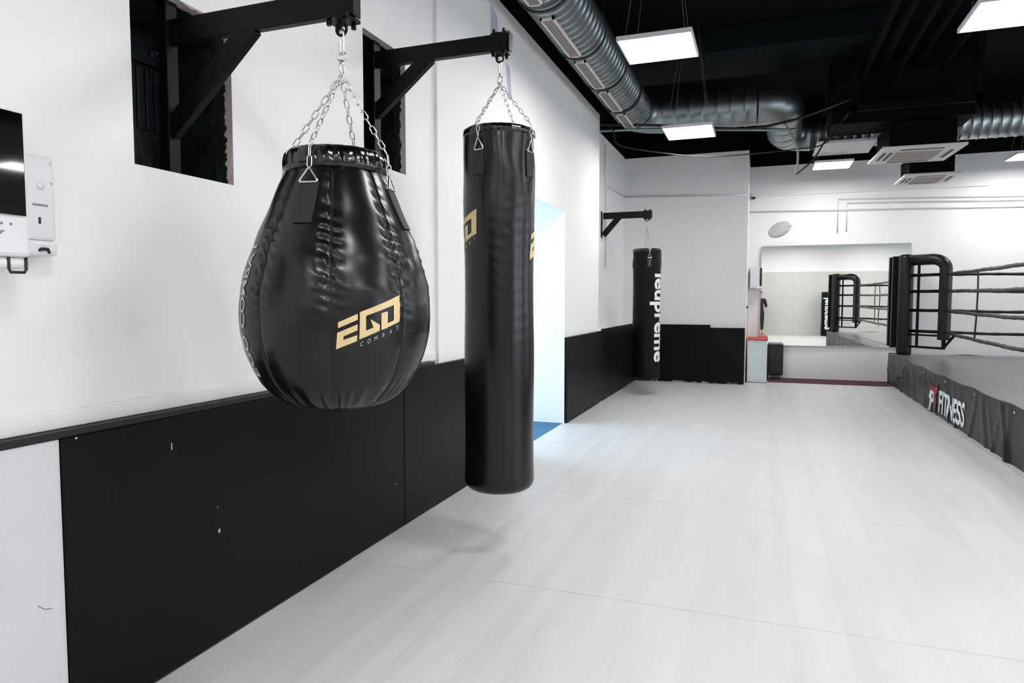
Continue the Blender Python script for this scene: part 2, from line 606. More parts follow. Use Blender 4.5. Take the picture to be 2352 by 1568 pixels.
# chips in the black panel
for (yy, zz, a, b_) in ((1.93, 0.855, 0.0022, 0.013), (2.155, 0.462, 0.0045, 0.008), (2.15, 0.560, 0.0024, 0.0024), (1.556, 0.958, 0.004, 0.003), (3.59, 0.286, 0.004, 0.004)):
    MB().box(-2.0602, -2.0588, yy - a, yy + a, zz - b_, zz + b_, bev=0.0005).build('chip', M['chip'], wl)
wpanel(7.445, 9.36, -2.060, -2.0915, 0.978, 0, wl, teeth=True)
wpanel(9.366, 11.935, -2.060, -2.1015, 1.0, 0, wr, teeth=True)


def bpanel(x0, x1, yf, yb, zt, parent):
    pts = [(x1, yf, zt), (x0, yf, zt)]
    rnd = random.Random(int(x0 * 100) + 900)
    xx = x0
    while xx < x1 - 0.03:
        h = 0.004 if rnd.random() < 0.55 else rnd.uniform(0.016, 0.032)
        st = rnd.uniform(0.025, 0.08)
        pts.append((xx, yf, h))
        pts.append((min(xx + st, x1), yf, h))
        xx += st
    pts.append((x1, yf, 0.004))
    return MB().prism(pts, (0, yb - yf, 0)).build('wall_panel', M['panel'], parent)


bpanel(-2.055, -0.815, 11.93, 11.969, 0.985, wb)
bpanel(-0.812, -0.262, 11.89, 11.969, 0.938, wb)

# ---- niches (the two cut openings in the left wall)
def niche(n, H, deep):
    y0, y1, z0, z1 = H
    xb = XW - deep
    mb = MB()
    mb.box(xb - 0.03, xb, y0 - 0.35, y1 + 0.12, z0 - 0.05, z1 + 0.1)
    mb.box(xb, XW - 0.051, y0 - 0.38, y0 - 0.35, z0 - 0.05, z1 + 0.1)
    mb.box(xb, XW - 0.051, y1 + 0.012, y1 + 0.04, z0 - 0.05, z1 + 0.1)
    mb.box(xb, XW - 0.051, y0 - 0.36, y1 + 0.03, z0 - 0.06, z0 - 0.004)
    mb.box(xb, XW - 0.051, y0 - 0.36, y1 + 0.03, z1 + 0.012, z1 + 0.1)
    wn = mb.build('window_%d' % n, M['niche'])
    tag(wn, kind='structure')
    # ribbed sheet metal with a rail and bolts
    mb = MB()
    k = y0 - 0.2
    while k < y1 + 0.05:
        mb.box(xb, xb + 0.012, k, k + 0.03, z0 + (z1 - z0) * 0.38, z1 - 0.14, bev=0.003)
        k += 0.045
    mb.build('ribbed_sheet', M['niche_metal'], wn)
    MB().box(xb, xb + 0.03, y0 - 0.3, y1 + 0.02, z1 - 0.13, z1 - 0.05, bev=0.004).build('rail', M['niche_metal'], wn)
    for k in (y0 + 0.02, y0 + 0.16, y1 - 0.05, y1 + 0.04):
        MB().cyl((xb + 0.03, k, z1 - 0.085), (xb + 0.05, k, z1 - 0.085), 0.014, 6).cyl((xb + 0.05, k, z1 - 0.085), (xb + 0.075, k, z1 - 0.085), 0.007, 8).build('bolt', M['bolt'], wn)
    # rough black lining creeping over the cut edge of the far jamb, sill rubble
    mb = MB()
    rnd = random.Random(n)
    pts = []
    N = 60
    for i in range(N + 1):
        z = z0 + (z1 - z0) * i / N
        pts.append((XW - 0.036 + rnd.uniform(-0.007, 0.010), y1 - 0.0015, z))
    pts += [(XW - 0.09, y1 - 0.0015, z1), (XW - 0.09, y1 - 0.0015, z0)]
    mb.prism(pts, (0, -0.004, 0))
    mb.build('torn_lining', M['niche'], wn)
    mb = MB()
    for i in range(16):
        yy = y0 + 0.05 + rnd.random() * (y1 - y0 - 0.02)
        r = rnd.uniform(0.008, 0.02)
        mb.box(XW - 0.14 - r, XW - 0.14 + r, yy - r, yy + r, z0 - 0.006, z0 + r * 1.2, bev=r * 0.3, rot=Matrix.Rotation(rnd.random() * 3, 4, 'Z'))
    tag(mb.build('rubble', M['niche'], wn), kind='stuff')
    # torn plaster along the head of the opening
    if n == 1:
        mb = MB()
        for i in range(16):
            yy = y1 - 0.02 - i * 0.014
            r = rnd.uniform(0.006, 0.015)
            mb.box(XW - 0.05, XW - 0.004, yy - r, yy + r, z1 - r * rnd.uniform(0.3, 0.9), z1 + 0.002, bev=0.002)
        mb.build('torn_plaster', M['wallcut'], wn)
    return wn


niche(1, H1, 0.42)
niche(2, H2, 0.42)


# ================================================================== WALL BRACKETS
def bracket(xw, yc, zb, xe, hh, th, posth, brace_x, brace_z, label, pt=0.045, bw=0.080):
    """steel bracket: post on the wall, cantilever arm along X, diagonal brace"""
    root = empty('bag_bracket', (xw, yc, zb))
    tag(root, label, 'bracket')
    X = lambda x: x - xw
    mb = MB().box(0.0, pt, -th * 0.8, th * 0.8, posth[0] - zb, posth[1] - zb, bev=0.003)
    mb.build('post', M['steel_black'], root)
    MB().box(X(xw) + 0.03, X(xe), -th / 2, th / 2, 0, hh, bev=0.004).build('arm', M['steel_black'], root)
    a = (0.03, 0, brace_z - zb)
    b = (X(brace_x), 0, hh * 0.25)
    MB().bar(a, b, bw, th * 0.96, bev=0.003, up=(0, 1, 0)).build('brace', M['steel_black'], root)
    mb = MB().box(X(xe) - 0.004, X(xe) + 0.004, -th / 2 - 0.006, th / 2 + 0.006, -0.006, hh + 0.006, bev=0.002)
    mb.build('end_cap', M['steel_black'], root)
    return root


def hanger(root, x, hh, w=0.085, sleeve=False, th=0.05):
    """plate with bolts and eye below the arm; x local"""
    mb = MB()
    if sleeve:
        mb.box(x - w / 2 - 0.01, x + w / 2 + 0.01, -th / 2 - 0.006, th / 2 + 0.006, -0.006, hh + 0.006, bev=0.003)
    mb.box(x - w / 2 - 0.012, x + w / 2 + 0.012, -0.045, 0.045, -0.014, -0.006 if sleeve else -0.0005, bev=0.002)
    plate_ = mb.build('mount_plate', M['steel_black'], root)
    for sx in (-1, 1):
        for sy in (-1, 1):
            MB().cyl((x + sx * w * 0.40, sy * 0.03, -0.034), (x + sx * w * 0.40, sy * 0.03, -0.012), 0.009, 6).build('bolt', M['steel_black'], plate_)
            if sleeve:
                MB().cyl((x + sx * w * 0.40, sy * 0.018, hh + 0.004), (x + sx * w * 0.40, sy * 0.018, hh + 0.026), 0.008, 6).build('bolt', M['steel_black'], plate_)
    mb = MB()
    n = 20
    mb.tube([(x + 0.02 * math.cos(2 * PI * k / n), 0, -0.040 + 0.02 * math.sin(2 * PI * k / n)) for k in range(n)], 0.0052, 8, closed=True)
    mb.build('eye_bolt', M['steel_black'], root)


b1 = bracket(-2.205, 2.085, 2.380, -1.335, 0.093, 0.034, (1.79, 2.6), -1.775, 2.055, 'black steel wall bracket holding the pear-shaped bag, nearest the camera')
hanger(b1, -1.395 + 2.205, 0.093, w=0.075)
b2 = bracket(-2.205, 3.59, 2.766, -1.325, 0.088, 0.045, (2.15, 3.0), -1.815, 2.50, 'black steel wall bracket holding the tall gold-logo bag')
hanger(b2, -1.385 + 2.205, 0.088, w=0.072, sleeve=True, th=0.045)
b3 = bracket(-2.298, 10.2, 2.612, -1.55, 0.094, 0.06, (2.34, 2.73), -2.03, 2.37, 'small distant black bracket in the far recess', pt=0.006)
hanger(b3, -1.612 + 2.298, 0.094, w=0.085, sleeve=True, th=0.06)

# ================================================================== BAGS
_link = None


def link_mesh():
    global _link
    if _link: return _link
    mb = MB()
    L, W = 0.0175, 0.0078
    pts = []
    for k in range(7): pts.append((W * math.cos(PI * k / 6), 0, (L - W) + W * math.sin(PI * k / 6)))
    for k in range(7): pts.append((-W * math.cos(PI * k / 6), 0, -(L - W) - W * math.sin(PI * k / 6)))
    mb.tube(pts, 0.0021, 6, closed=True)
    _link = mb.mesh('chain_link', M['chain'])
    return _link


def chain(root, a, b, scale=1.0):
    a, b = Vector(a), Vector(b)
    d = b - a
    pitch = 0.0305 * scale
    n = max(2, round(d.length / pitch))
    z = d.normalized()
    x = Vector((0, 1, 0)).cross(z).normalized()
    y = z.cross(x)
    R = Matrix((x, y, z)).transposed().to_4x4()
    me = link_mesh()
    for i in range(n):
        o = bpy.data.objects.new('chain_link', me)
        COL.objects.link(o)
        o.parent = root
        p = a + d * ((i + 0.5) / n)
        o.matrix_local = Matrix.Translation(p) @ R @ Matrix.Rotation((PI / 2) * (i % 2) + 0.35, 4, 'Z') @ Matrix.Diagonal((scale, scale, d.length / n / 0.0305, 1))
    return n


def ring_part(root, c, r, wr, name='ring', rot=0.0):
    n = 20
    MB().tube([(c[0] + r * math.cos(2 * PI * k / n) * math.cos(rot), c[1] + r * math.cos(2 * PI * k / n) * math.sin(rot), c[2] + r * math.sin(2 * PI * k / n)) for k in range(n)], wr, 8, closed=True).build(name, M['chain'], root)


def carabiner(root, c, L, W, rot=0.0, wr=0.0035):
    pts = []
    hw, hl = W / 2, L / 2
    for k in range(9): pts.append((hw * math.cos(PI * k / 8), hl - hw + hw * math.sin(PI * k / 8)))
    for k in range(9): pts.append((-hw * 0.8 * math.cos(PI * k / 8), -(hl - hw) - hw * math.sin(PI * k / 8)))
    cr, sr = math.cos(rot), math.sin(rot)
    MB().tube([(c[0] + x * cr, c[1] + x * sr, c[2] + z) for x, z in pts], wr, 8, closed=True).build('snap_hook', M['chain'], root)


def triangle_ring(root, P, up, outw, width, height, wr=0.0035):
    """P top point, up direction along surface, outw outward normal"""
    up = Vector(up).normalized(); n = Vector(outw).normalized()
    s = up.cross(n).normalized()
    P = Vector(P)
    c = [P, P - up * height + s * width / 2, P - up * height - s * width / 2]
    # rounded triangle
    pts = []
    for i in range(3):
        A, Bp, Cn = c[i - 1], c[i], c[(i + 1) % 3]
        q = 0.16
        p0 = Bp + (A - Bp) * q; p2 = Bp + (Cn - Bp) * q
        for t in (0, 0.33, 0.66, 1.0):
            pts.append(p0 * (1 - t) ** 2 + Bp * 2 * t * (1 - t) + p2 * t * t)
    MB().tube(pts, wr, 8, closed=True).build('hanging_ring', M['chain'], root)


EGO = [
    [(0, .0000), (0.059, .0269), (0.0585, .0079), (0, -.0182)],
    [(-.0025, -.0329), (0.0583, -.0063), (0.0577, -.0254), (.0160, -.0443), (.0150, -.0557), (.0571, -.0408), (.0562, -.0602), (-.0070, -.0856)],
]
EGO_G = [
    [(.0655, .0319), (.2070, .0867), (.2060, .0640), (.0842, .0197)],      # top bar shared by G and D
    [(.0655, .0319), (.0842, .0197), (.0835, -.0272), (.0633, -.0553)],
    [(.0633, -.0553), (.0835, -.0272), (.1077, -.0178), (.1285, -.0283)],
    [(.1285, -.0283), (.1077, -.0178), (.0975, .0095), (.1285, -.0096)],
    [(.1342, -.0264), (.1338, .0276), (.1565, .0338), (.1565, -.0200)],
    [(.1342, -.0264), (.1565, -.0050), (.2050, .0140), (.2045, -.0013)],
    [(.2070, .0867), (.2045, -.0013), (.1800, -.0060), (.1795, .0570)],
]


def ego_logo(root, surf, base_phi, base_z, sc, rad, sub=True):
    """surf(phi,z,off); local logo x runs along +phi"""
    f = lambda x, y: surf(base_phi + x * sc / rad, base_z + y * sc, 0.0022)
    wrap(poly_bm(EGO + EGO_G), f, 'logo', M['gold'], root)
    bm = bmesh.new()
    xs = [.066, .0885, .1105, .137, .163, .190]
    for ch, x0 in zip('COMBAT', xs):
        t = text_bm(ch, size=0.0200, xs=0.75)
        for v in t.verts:
            x, y = v.co.x + x0, v.co.y
            v.co = Vector((x, y - 0.0790 + (x - .066) * 0.39 + (0.0), 0))
        me = bpy.data.meshes.new('tmp'); t.to_mesh(me); t.free(); bm.from_mesh(me); bpy.data.meshes.remove(me)
    bm.verts.index_update()
    letters(bm, f, M['silver_print'], root)


def strap(root, surf, phi, z0, z1, w, rad_at, off=0.005, mats='webbing'):
    hw = w / 2
    mb = MB()
    def f(o):
        return lambda u, v: surf(phi + (u - 0.5) * w / rad_at(z0 + (z1 - z0) * v), z0 + (z1 - z0) * v, o)
    n, m = 6, 10
    fo, fi = f(off), f(0.0005)
    V = [[mb.bm.verts.new(fo(i / n, j / m)) for j in range(m + 1)] for i in range(n + 1)]
    W = [[mb.bm.verts.new(fi(i / n, j / m)) for j in range(m + 1)] for i in range(n + 1)]
    for i in range(n):
        for j in range(m):
            mb.bm.faces.new((V[i][j], V[i + 1][j], V[i + 1][j + 1], V[i][j + 1]))
    for i in range(n):
        mb.bm.faces.new((V[i][0], V[i + 1][0], W[i + 1][0], W[i][0]))
        mb.bm.faces.new((V[i][m], V[i + 1][m], W[i + 1][m], W[i][m]))
    for j in range(m):
        mb.bm.faces.new((V[0][j], V[0][j + 1], W[0][j + 1], W[0][j]))
        mb.bm.faces.new((V[n][j], V[n][j + 1], W[n][j + 1], W[n][j]))
    return mb.build('strap', M[mats], root)


# ---------- pear bag
BX, BY = -1.437, 2.10
cdir = math.atan2(-BY, -BX)      # local +X points horizontally at the camera
pear = empty('pear_punching_bag', (BX, BY, 0), cdir)
tag(pear, 'black teardrop-shaped punching bag with gold logo, hanging nearest the camera', 'punching bag')
PZ = np.array([1.012, 1.016, 1.026, 1.040, 1.058, 1.085, 1.112, 1.150, 1.197, 1.240, 1.287, 1.335, 1.383, 1.44, 1.492, 1.545, 1.593, 1.64, 1.687, 1.73, 1.763, 1.800, 1.830, 1.852])
PR = np.array([0.060, 0.110, 0.155, 0.185, 0.211, 0.240, 0.264, 0.286, 0.307, 0.320, 0.329, 0.3325, 0.3325, 0.326, 0.314, 0.299, 0.281, 0.262, 0.241, 0.223, 0.2095, 0.194, 0.180, 0.168])
zz = np.linspace(PZ[0], PZ[-1], 400)
rr = np.interp(zz, PZ, PR)
ker = np.ones(9) / 9
rr[6:-6] = np.convolve(rr, ker, 'same')[6:-6]
def pear_R(z): return float(np.interp(z, zz, rr))
SEAM0 = math.radians(-4.5)


def pear_off(phi, z):
    g = (phi - SEAM0) / (PI / 4)
    k = round(g)
    d = (g - k) * 45.0            # degrees to nearest seam
    k = int(k) % 8
    out = 0.006 * math.cos((g - k) * 0) * (1 - math.exp(-(abs(d) / 9) ** 2)) - 0.004
    out -= 0.0045 * math.exp(-(d / 1.3) ** 2)
    win = math.exp(-((z - 1.56) / 0.17) ** 2)
    win2 = math.exp(-((z - 1.07) / 0.045) ** 2)
    side = 1 if d > 0 else -1
    # puckers running off the seams
    ph = z * 2 * PI / 0.043 + abs(d) * 0.16 * (1.0 if side > 0 else -1.0) * 2 + k * 2.1 + 1.5 * math.sin(z * 31 + k)
    out += (0.0046 if d < 0 else 0.0026) * math.sin(ph) * math.exp(-((abs(d) - 3.6) / 3.4) ** 2) * win
    out += 0.0035 * math.sin(phi * 40 + 3 * math.sin(phi * 7)) * win2
    # soft dents
    out += 0.0030 * math.sin(3.1 * phi + z * 23 + 1.0) * math.sin(z * 17 + 2.0 * phi) * math.exp(-((z - 1.55) / 0.25) ** 2)
    return out


def pear_surf(phi, z, off):
    r = pear_R(z) + pear_off(phi, z) + off
    return Vector((r * math.cos(phi), r * math.sin(phi), z))


mb = MB()
seg = 8 * 44
prof = [(0, 1.012)] + [(pear_R(z), z) for z in np.concatenate([np.linspace(1.012, 1.05, 10), np.linspace(1.056, 1.852, 190)])]
mb.lathe(prof, seg, fn=lambda a, z, r: r + pear_off(a if a < PI else a - 2 * PI, z) * min(1, r / 0.15))
mb.build('bag_body', M['vinyl'], pear)
# rolled top rim
rim = [(0.160, 1.838), (0.174, 1.841), (0.182, 1.850), (0.182, 1.876), (0.176, 1.902), (0.162, 1.918), (0.120, 1.926), (0.06, 1.920), (0, 1.918)]
rimd = []
for i in range(len(rim) - 1):
    for t in (0, 0.5):
        rimd.append((rim[i][0] * (1 - t) + rim[i + 1][0] * t, rim[i][1] * (1 - t) + rim[i + 1][1] * t))
rimd.append(rim[-1])
mb = MB().lathe(rimd, 240, fn=lambda a, z, r: r + (0.0016 * math.sin(a * 17 + 2 * math.sin(a * 5)) + 0.0008 * math.sin(a * 41 + z * 60)) * (1 if r > 0.1 else 0) * min(1, max(0, (z - 1.842) / 0.02)))
mb.build('top_rim', M['vinyl_gloss'], pear)
for k in range(8):
    ph = SEAM0 + k * PI / 4
    MB().tube([pear_surf(ph, z, 0.0002) for z in np.linspace(1.03, 1.845, 60)], 0.0017, 6).build('seam', M['stitch'], pear)
ego_logo(pear, pear_surf, math.radians(-0.2), 1.3301, 1.0, 0.32)
# vertical lettering on the left panel (reads upwards)
t = text_bm('EGO COMBAT', size=0.062, bold=0.0010, xs=1.2)
letters(t, lambda x, y: pear_surf(math.radians(-67) - (y - 0.022) / pear_R(1.14 + x * 0.95), 1.14 + x * 0.95, 0.0022), M['silver_print'], pear)
# straps, rings, chains
cR = Matrix.Rotation(-cdir, 4, 'Z')
def to_local(p): return cR @ (Vector(p) - Vector((BX, BY, 0)))
apex = to_local((-1.398, 2.085, 2.185))
for k, ph in enumerate([-25, 65, 155, 245]):
    ph = math.radians(ph)
    st_ = strap(pear, pear_surf, ph, 1.648, 1.786, 0.066, pear_R, 0.006)
    P = pear_surf(ph, 1.838, 0.022)
    out = Vector((math.cos(ph), math.sin(ph), 0.25))
    base = pear_surf(ph, 1.786, 0.008)
    upv = (P - base)
    triangle_ring(st_, P, upv, out, 0.070, upv.length, 0.0036)
    Q = Vector((0.183 * math.cos(ph), 0.183 * math.sin(ph), 1.905)) + Vector((math.cos(ph), math.sin(ph), 0)) * 0.012
    chain(pear, Q, P, 1.0)
    chain(pear, apex, Q, 1.0)
ring_part(pear, to_local((-1.395, 2.085, 2.246)), 0.017, 0.003, rot=0.9)
ring_part(pear, to_local((-1.396, 2.085, 2.206)), 0.019, 0.003, rot=-0.4)
MB().cyl(to_local((-1.395, 2.085, 2.215)), to_local((-1.395, 2.085, 2.235)), 0.007, 10).build('swivel', M['chain'], pear)
carabiner(pear, to_local((-1.395, 2.085, 2.297)), 0.086, 0.026, rot=0.5)


# ---------- cylinder bags
def heavy_bag(name, label, x, y, z0, z1, rad, apex_w, straps, logo=None, text=None, chain_scale=1.0, detail=True, rivets=False, seam=(5, 95, 185, 275), face=None):
    cd = math.atan2(-y, -x) if face is None else face
    root = empty(name, (x, y, 0), cd)
    tag(root, label, 'punching bag')
    def prof_r(z):
        h = z - z0
        r = rad
        if h < 0.06: r = rad - 0.06 + math.sqrt(max(0, 0.06 ** 2 - (0.06 - h) ** 2))
        if z > z1 - 0.03: r = rad - 0.012 * ((z - (z1 - 0.03)) / 0.03) ** 2
        r += 0.003 * math.sin(z * 7.0) - 0.004 * math.exp(-((z - (z0 + 0.45 * (z1 - z0))) / 0.3) ** 2)
        return max(r, 0.001)
    seams = [math.radians(s) for s in seam]
    def offs(phi, z):
        o = 0
        for s in seams:
            d = math.degrees((phi - s + PI) % (2 * PI) - PI)
            o -= 0.0022 * math.exp(-(d / 1.3) ** 2)
        for s in straps:
            d = math.degrees((phi - math.radians(s) + PI) % (2 * PI) - PI)
            o -= 0.006 * math.exp(-(d / 12) ** 2) * math.exp(-((z - z1 + 0.15) / 0.12) ** 2)
        o += 0.0022 * math.sin(phi * 5 + z * 15) * math.exp(-((z - z1 + 0.2) / 0.25) ** 2)
        o += 0.0008 * math.sin(z * 90 + 2 * math.sin(phi * 3)) * math.exp(-((z - (z0 + z1) / 2 - 0.3) / 0.4) ** 2)
        return o
    def surf(phi, z, off):
        r = prof_r(z) + offs(phi, z) + off
        return Vector((r * math.cos(phi), r * math.sin(phi), z))
    zs = np.concatenate([z0 + 0.06 * (1 - np.cos(np.linspace(0, PI / 2, 10))), np.linspace(z0 + 0.075, z1 - 0.045, 110)])
    pr = [(0, z0)] + [(prof_r(z), z) for z in zs]
    MB().lathe(pr, 180 if detail else 72, fn=lambda a, z, r: r + offs(a, z) if z > z0 + 0.05 else r).build('bag_body', M['vinyl'] if detail else M['vinyl_far'], root)
    tr = [(rad - 0.006, z1 - 0.047), (rad + 0.003, z1 - 0.042), (rad + 0.0035, z1 - 0.02), (rad - 0.001, z1 - 0.006), (rad - 0.014, z1), (rad - 0.03, z1 - 0.001), (rad - 0.036, z1 - 0.012), (0, z1 - 0.02)]
    MB().lathe(tr, 160, fn=lambda a, z, r: r + 0.0016 * math.sin(a * 19 + 2 * math.sin(3 * a)) if r > 0.1 else r).build('top_rim', M['vinyl_gloss'], root)
    if detail:
        for s in seams:
            MB().tube([surf(s, z, 0.0002) for z in np.linspace(z0 + 0.06, z1 - 0.05, 40)], 0.0014, 6).build('seam', M['stitch'], root)
    if logo:
        for (ph, zb, sc) in logo:
            ego_logo(root, surf, math.radians(ph), zb, sc, rad)
    if text:
        body, ph, ztop, size, xs, bold = text
        t = text_bm(body, size=size, bold=bold, xs=xs)
        # rotated clockwise: reads downwards, letter tops towards +phi
        letters(t, lambda a, b: surf(math.radians(ph) + b / rad, ztop - a, 0.002), M['white_print'], root)
    Rm = Matrix.Rotation(-cd, 4, 'Z')
    loc = lambda p: Rm @ (Vector(p) - Vector((x, y, 0)))
    ax, ay, az = apex_w
    ap = loc((ax, ay, az))
    for s in straps:
        ph = math.radians(s)
        st_ = strap(root, surf, ph, z1 - 0.27, z1 - 0.135, 0.060, lambda z: rad, 0.006)
        P = surf(ph, z1 - 0.072, 0.014)
        base = surf(ph, z1 - 0.137, 0.008)
        triangle_ring(st_, P, P - base, Vector((math.cos(ph), math.sin(ph), 0)), 0.062, (P - base).length, 0.0036)
        Q = Vector(((rad + 0.008) * math.cos(ph), (rad + 0.008) * math.sin(ph), z1 + 0.008))
        chain(root, Q, P, chain_scale)
        chain(root, ap, Q, chain_scale)
        if rivets:
            for q in (0.17, 0.20, 0.23):
                c = surf(ph, z1 - q, 0.007)
                MB().cyl(c, c + Vector((math.cos(ph), math.sin(ph), 0)) * 0.004, 0.006, 8).build('rivet', M['chain'], st_)
    if not straps: return root, loc
    ring_part(root, loc((ax, ay, az + 0.022)), 0.020, 0.003, rot=0.7)
    MB().cyl(loc((ax, ay, az + 0.040)), loc((ax, ay, az + 0.058)), 0.007, 10).build('swivel', M['chain'], root)
    return root, loc


hb, loc2 = heavy_bag('heavy_bag', 'tall black cylindrical punching bag with gold logos on both sides', -1.385, 3.575, 0.335, 2.333, 0.196,
               (-1.385, 3.59, 2.590), (-33, 57, 147, 237), logo=[(-37 - 0.207 * 1.5 / 0.196 * 180 / PI, 1.757, 1.5), (62, 1.757, 1.62)])
carabiner(hb, loc2((-1.385, 3.59, 2.672)), 0.085, 0.026, rot=0.5)
hb3, loc3 = heavy_bag('heavy_bag', 'distant black punching bag with white vertical lettering, in the far corner recess', -1.610, 10.2, 0.235, 2.150, 0.203,
               (-1.612, 10.2, 2.455), (10, 100, 190, 280), text=('leupreme', 37, 1.795, 0.33, 1.03, 0.009), detail=False, rivets=True)
carabiner(hb3, loc3((-1.612, 10.2, 2.525)), 0.09, 0.028, rot=0.5)
# the bag behind the camera, seen in the mirror
hb4, loc4 = heavy_bag('heavy_bag', 'black punching bag with white lettering, seen in the mirror beside the ring', 2.85, -2.95, 0.0, 1.72, 0.20,
               (2.85, -2.95, 2.10), (), text=('leupreme', -20, 1.50, 0.33, 0.98, 0.009), detail=False, face=PI / 2)


# ================================================================== BOXING RING
RX0, RY0, RY1 = 2.03, 4.6, 12.99
RX1 = RX0 + 7.2
RZ = 0.50
ring = empty('boxing_ring', ((RX0 + RX1) / 2, (RY0 + RY1) / 2, 0))
tag(ring, 'raised boxing ring with black ropes, padded corner posts and a black skirt', 'boxing ring')
RO = Vector(ring.location)
def L_(p): return Vector(p) - RO
def rbuild(mb, name, m, parent=None):
    bmesh.ops.translate(mb.bm, verts=mb.bm.verts[:], vec=-RO if parent is None else Vector((0, 0, 0)))
    return mb.build(name, m, parent or ring)


mb = MB()
rnd = random.Random(3)
def cz(u, v):
    x = RX0 + (RX1 - RX0) * u
    y = RY0 + (RY1 - RY0) * v
    z = RZ + 0.004 * math.sin(y * 6 + 1.5 * math.sin(x * 2)) * math.sin(x * 1.7) + 0.006 * math.sin(y * 13 + 0.5 * x) * math.exp(-((y - 12.2) / 0.9) ** 2)
    return Vector((x, y, z))
mb.grid(60, 220, cz)
rbuild(mb, 'canvas', M['canvas'])
rbuild(MB().box(RX0 + 0.05, RX1 - 0.05, RY0 + 0.05, RY1 - 0.05, 0.0, 0.47), 'platform', M['black_pl'])


def skirt(p0, p1, nrm, seed, droop=True):
    p0, p1 = Vector(p0), Vector(p1)
    d = p1 - p0
    L = d.length
    r = random.Random(seed)
    folds = [(r.uniform(0, L), r.uniform(-0.6, 0.6), r.uniform(0.03, 0.07), r.uniform(0.008, 0.02)) for _ in range(int(L * 5))]
    nrm = Vector(nrm)
    def sag(s):
        return 0.018 * abs(math.sin(s * PI / 1.15))
    def f(u, v):
        s = u * L
        z = v * (RZ - sag(s) + 0.012)
        h = RZ * v
        off = 0.012
        for (c, k, wd, am) in folds:
            off += am * math.exp(-((s - c - k * (h - 0.25)) / wd) ** 2) * (0.25 + 0.75 * (1 - v)) * (1 if v < 0.97 else 0.3)
        # swagged fold dropping from the fixing points
        q = (s % 1.15) / 1.15
        zs = 0.20 + 0.22 * (2 * q - 1) ** 2
        off += 0.014 * math.exp(-((h - zs) / 0.018) ** 2) * math.exp(-((s - L * 0.80) / (L * 0.30)) ** 2)
        return p0 + d * u + nrm * (off) + Vector((0, 0, z))
    mb = MB()
    mb.grid(int(L * 34), 34, f)
    return rbuild(mb, 'skirt', M['skirt']), f


sk1, skf = skirt((RX0, RY0, 0), (RX0, RY1, 0), (-1, 0, 0), 5)
skirt((RX0, RY0, 0), (RX1, RY0, 0), (0, -1, 0), 6)
skirt((RX1, RY0, 0), (RX1, RY1, 0), (1, 0, 0), 7)
skirt((RX0, RY1, 0), (RX1, RY1, 0), (0, 1, 0), 8)
LY = RY1 - RY0


def on_skirt(x, y):       # x runs towards the camera from Y=10.0
    Y = 10.0 - x
    u = (Y - RY0) / LY
    p = skf(min(max(u, 0), 1), min(max(y / RZ, 0), 1))
    return L_(p + Vector((-0.006, 0, 0)))


t = text_bm('FITNESS', size=0.365, bold=0.010, shear=0.12, xs=0.87)
tw = max(v.co.x for v in t.verts)
for v in t.verts: v.co.x *= 1.14 / tw; v.co.y = v.co.y * 0.98 + 0.068
for v in t.verts: v.co.x += 0.585
letters(t, on_skirt, M['white_print'], ring, 0.03)
t = text_bm('P', size=0.35, bold=0.010, shear=0.05, xs=0.85)
for v in t.verts: v.co.x += 0.20; v.co.y += 0.040
wrap(t, on_skirt, 'letter', M['white_print'], ring, 0.03)
Yp = [[(0.09, 0.42), (0.17, 0.37), (0.30, 0.345), (0.33, 0.27), (0.22, 0.29)], [(0.30, 0.345), (0.36, 0.36), (0.42, 0.345), (0.33, 0.27)], [(0.42, 0.345), (0.50, 0.42), (0.53, 0.34), (0.47, 0.27), (0.33, 0.27)],
      [(0.33, 0.27), (0.47, 0.27), (0.49, 0.03), (0.40, 0.02), (0.37, 0.16)]]
wrap(poly_bm(Yp), lambda x, y: on_skirt(x + 0.02, y * 0.95 + 0.01) + Vector((-0.001, 0, 0)), 'emblem', M['red_print'], ring, 0.03)
for yy in (12.55, 11.4, 10.25, 9.1, 7.95, 6.8):
    c = skf((yy - RY0) / LY, 0.90) + Vector((-0.004, 0, 0))
    rbuild(MB().cyl(c, c + Vector((-0.006, 0, 0)), 0.012, 12), 'eyelet', M['chain'])
rbuild(MB().tube([skf(k / 120, 1.0) + Vector((0, 0, 0.004)) for k in range(121)], 0.006, 6), 'edge_piping', M['skirt'])


